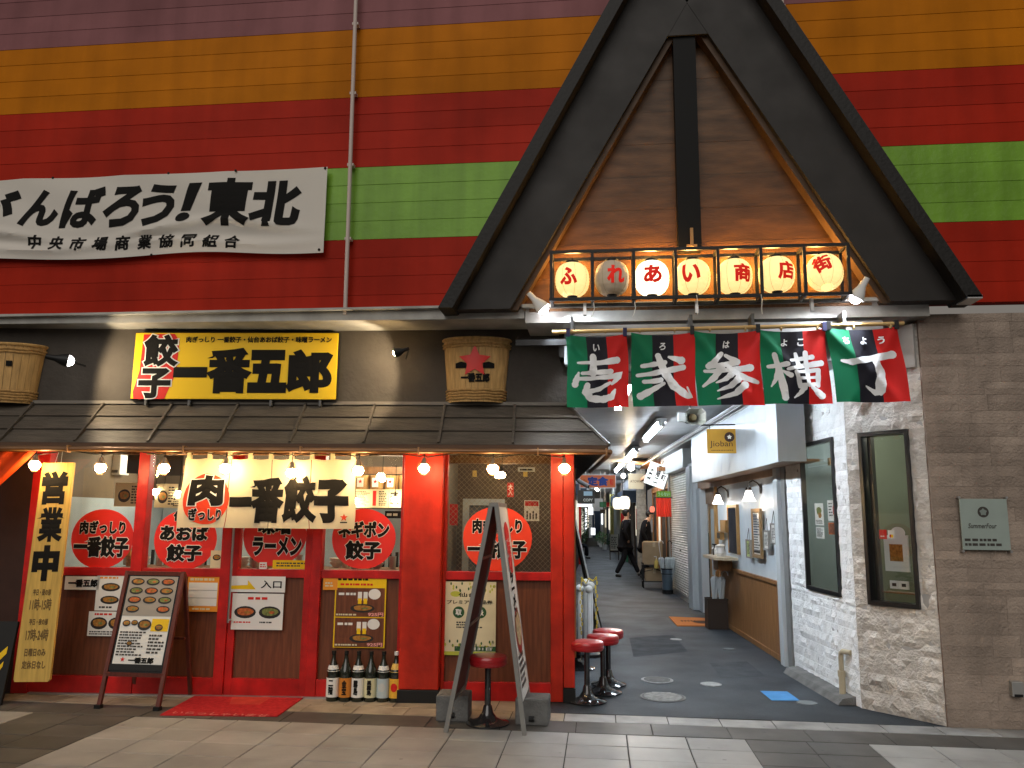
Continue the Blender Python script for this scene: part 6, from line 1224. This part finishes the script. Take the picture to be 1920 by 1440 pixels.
beam2((ax_-.035, az), (ax_+.035, az), .03, (-.005, fY1-fY0), fm, 'ridge', t)
# print on the right face: parent empty oriented on the sloping panel
e1 = Vector((B1[0]-A1[0], 0, B1[1]-A1[1])); Lp = e1.length; zc = e1.normalized(); xc = Vector((0, 1, 0)); yc_ = zc.cross(xc)
pa = bpy.data.objects.new('print_face', MB().rect(.04, fY1-fY0-.04, Lp*.14, Lp*.985, 0).mesh('print_face', paperw)); COL.objects.link(pa); pa.parent = t
pa.matrix_local = Matrix(((xc.x, yc_.x, zc.x, A1[0]+.012), (xc.y, yc_.y, zc.y, 0), (xc.z, yc_.z, zc.z, 0), (0, 0, 0, 1)))
cw_ = (fY1-fY0)/2
MB().disc(cw_, Lp*.86, .15, .10, -.003).build('red_disc', redink, pa); vtext(pa, '味噌', cw_, Lp*.76, .26, .26, -.005, m=redink, bold=.06, outline=paperw); vtext(pa, 'ラーメン', cw_-.02, Lp*.585, .22, .34, -.004, bold=.07)
mb = MB(); mb.mi = 0; mb.disc(cw_, Lp*.42, .19, .17, -.003, 24); mb.build('bowl', mat('bowl_red', (.35, .03, .02), .4), pa); MB().disc(cw_, Lp*.43, .16, .13, -.005, 20, .05).build('noodles', mat('noodle', (.62, .45, .25), .6, var=.5, vs=30), pa); mb = MB(); dashes(mb, .08, .5, Lp*.18, Lp*.33, -.003, 5); mb.build('small_print', inkb, pa)
for k, (a, b) in enumerate((((820, 1340), (878, 1352)), ((980, 1345), (1020, 1360)))):
    c = GZ([852, 1000][k], [1345, 1352][k]); t = thing('concrete_weight', f'grey concrete block weighing down the tall A-frame sign, {["left", "right"][k]} one', 'concrete block', loc=(c.x, c.y-.02, 0), rz=R([2, -1][k]), group='concrete blocks of the A-frame sign'); MB().box(-.125, .125, -.12, .12, 0, .19).build('block', conc, t, bevel=.01); MB().tube([(-.02, -.13, .05), (.02, -.13, .05)], .02, 10).build('slot', black, t)
# menu A-board
t = thing('menu_board', 'red framed easel board with many food pictures before the shop', 'menu board', loc=(-3.77, 6.36, 0)); rw_ = mat('easel_wood', (.13, .035, .025), .4, var=.3, vs=8, stretch=(6, 6, .6))
ztop = 1.06; yt = .25; hw = .25
lean = math.atan2(yt, ztop)
def on(x, y, k): return Vector((x, yt*k+y*math.cos(lean), ztop*k-y*math.sin(lean)*-1*0))
for sx in (-1, 1):
    mb = MB(); mb.tube([(sx*(hw+.0), 0, 0), (sx*hw, yt, ztop)], .022, 4); mb.build('front_leg', rw_, t); MB().tube([(sx*hw, yt+.02, ztop-.02), (sx*hw, .52, 0)], .020, 4).build('back_leg', rw_, t); MB().box(sx*hw-.025, sx*hw+.025, -.03, .02, -.0, .03).build('foot', black, t)
for k in (.985, .24): MB().tube([(-hw, yt*k, ztop*k), (hw, yt*k, ztop*k)], .022, 4).build('rail', rw_, t)
MB().tube([(-hw, .36, .5), (hw, .36, .5)], .014, 4).build('rear_rail', rw_, t)
zc = Vector((0, yt, ztop)).normalized(); xc = Vector((1, 0, 0)); yc_ = zc.cross(xc)
pn = bpy.data.objects.new('panel', MB().box(-hw+.02, hw-.02, -.004, .014, .27, 1.06).mesh('panel', black)); COL.objects.link(pn); pn.parent = t; pn.matrix_local = Matrix(((xc.x, yc_.x, zc.x, 0), (xc.y, yc_.y, zc.y, 0), (xc.z, yc_.z, zc.z, 0), (0, 0, 0, 1)))
MB().rect(-hw+.035, hw-.035, .34, 1.045, -.006).build('menu_sheet', paperw, pn)
mb = MB(); mb.mi = 9; mb.rect(-hw+.035, hw-.035, .72, 1.045, -.007)
MB().rect(-hw+.036, hw-.036, .72, 1.044, -.0075).build('sheet_top', mat('sheet_taupe', (.33, .30, .26), .6), pn)
mb = MB()
for r_ in range(4):
    for c in range(3):
        if r_ == 3 and c == 1: continue
        dish(mb, -.135+c*.135, 1.0-r_*.075, .12, .06, -.009, 3+(r_+c) % 3)
mb.mi = 7; mb.rect(.06, .21, .60, .70, -.0085)
for x, z, s in ((-.16, .66, .07), (-.09, .665, .06), (0, .65, .12), (.13, .63, .07), (-.1, .50, .05)): dish(mb, x, z, s, s*.75, -.010, 3)
mb.mi = 9; dashes(mb, -.2, .03, .40, .60, -.009, 9); dashes(mb, .06, .2, .42, .58, -.009, 6); mb.build('food_pictures', PM, pn)
mb = MB(); star(mb, -.13, .375, .022, -.009); mb.build('star', redink, pn); text(pn, '一番五郎', .03, .37, .22, .05, -.009, bold=.07)
MB().box(-hw+.02, hw-.02, -.012, -.004, .29, .335).build('lower_band', black, pn)
# red mat
q = [GZ(*a)+Vector((0, 0, .008)) for a in ((300, 1342), (520, 1344), (582, 1300), (376, 1300))]; c = sum(q, Vector())/4; mb = MB(); mb.quad(*q); mb.quad(*[v-Vector((0, 0, .009)) for v in q])
for k in range(4): mb.quad(q[k], q[(k+1) % 4], q[(k+1) % 4]-Vector((0, 0, .009)), q[k]-Vector((0, 0, .009)))
rm = tag(mb.build('door_mat', matr), 'bright red carpet mat with faint white text before the shop door', 'mat')
e = bpy.data.objects.new('lettering', MB().rect(0, .001, 0, .001, 0).mesh('x', matr)); bpy.data.objects.remove(e)
v, f = glyphs('いらっしゃいませ', .03)
x0 = min(p.x for p in v); x1 = max(p.x for p in v); put_mesh([Vector((q[0].x+.06+(p.x-x0)/(x1-x0)*.78, q[0].y+.05+p.y*.09, .0095)) for p in v], f, mat('mat_print_pale', (.60, .16, .14), .9), rm)
MB().quad(q[0].lerp(q[3], .45)+(q[1]-q[0])*.45+Vector((0, 0, .001)), q[0].lerp(q[3], .45)+(q[1]-q[0])*.72+Vector((0, 0, .001)), q[3]+(q[2]-q[3])*.72+Vector((0, 0, .001)), q[3]+(q[2]-q[3])*.3+Vector((0, 0, .001))).build('worn_patch', mat('worn_red', (.55, .05, .035), .7, var=.2, vs=10), rm)
# sake bottles
bl = [(paperw, white, 'white', '二階'), (mat('label_orange', (.55, .20, .03), .5), black, 'orange', '金宝'), (paperw, white, 'white', '霧島'), (mat('label_cream', (.60, .57, .36), .5), dgrey, 'pale cream', '黒霧島'), (mat('label_blue', (.42, .50, .53), .5), white, 'pale blue', ''), (mat('label_yellow', (.72, .38, .04), .5), mat('cap_yellow', (.6, .4, .1), .5), 'bright yellow', '')]
bgl = mat('bottle_glass_dark', (.012, .016, .010), .08, coat=.5)
for k, (lm, nk, cn_, tx) in enumerate(bl):
    p = FS@Vector((SH(624+k*23.6, 1300, .10)[0], -.115, 0)); t = thing('sake_bottle', f'{["leftmost", "second", "third", "fourth", "fifth", "rightmost"][k]} tall dark bottle with {cn_} label in the row below the poster', 'bottle', loc=(p.x, p.y, 0), group='row of tall dark bottles by the shop front')
    t.rotation_euler.z = [0, .1, -.1, .05, 0, -.05][k]
    MB().lathe([(.001, 0), (.050, 0), (.053, .01), (.053, .225), (.050, .25), (.036, .285), (.022, .325), (.016, .36), (.016, .392), (.018, .394), (.018, .40), (.001, .40)], n=24).build('bottle_body', bgl, t, smooth=True)
    MB().lathe([(.0175, .375), (.0185, .378), (.0185, .405), (.001, .406)], n=16).build('cap', black if k < 5 else white, t)
    MB().lathe([(.0545, .035), (.0545, .19)], n=24).build('label', lm, t, smooth=True)
    if k not in (1, 3): MB().lathe([(.0515, .242), (.038, .29)] if k < 5 else [(.0515, .242), (.030, .31)], n=24).build('neck_label', nk, t, smooth=True)
    mpf = lambda q: Vector(((.0555-q.y)*math.sin(q.x/.055), -(.0555-q.y)*math.cos(q.x/.055), q.z))
    if tx: vtext(t, tx, 0, .115, .045, .12, 0, m=ink, bold=.05, mapf=mpf, step=.01, depth=.0005)
    else: put_mesh([Vector((.03*math.cos(a), 0, .12+.035*math.sin(a))) for a in [i*math.pi/8 for i in range(16)]], [tuple(range(16))], mat('badge', (.50, .52, .50), .5) if k == 4 else redink, t, 'badge', mpf, .01)
# black board cut by the left edge
t = thing('black_board', 'black sign board with yellow strokes cut by the left edge of the picture', 'sign', FS, (SH(-40, 1160, .5)[0], -.5, 0)); t.rotation_euler.x = R(-10); z1 = SH(10, 1163, .4)[1]; w = SH(18, 1163, .5)[0]-SH(-40, 1160, .5)[0]
box('board', black, t, -.3, w, 0, .03, .05, z1, bevel=.004); MB().quad((w-.12, -.003, .38), (w-.04, -.003, .46), (w-.04, -.003, .40), (w-.10, -.003, .33)).build('stroke', yellow, t); MB().quad((w-.10, -.003, .28), (w-.05, -.003, .34), (w-.05, -.003, .30), (w-.08, -.003, .25)).build('stroke', yellow, t)
for x in (-.28, w-.03): box('leg', black, t, x, x+.025, .005, .03, 0, .05)
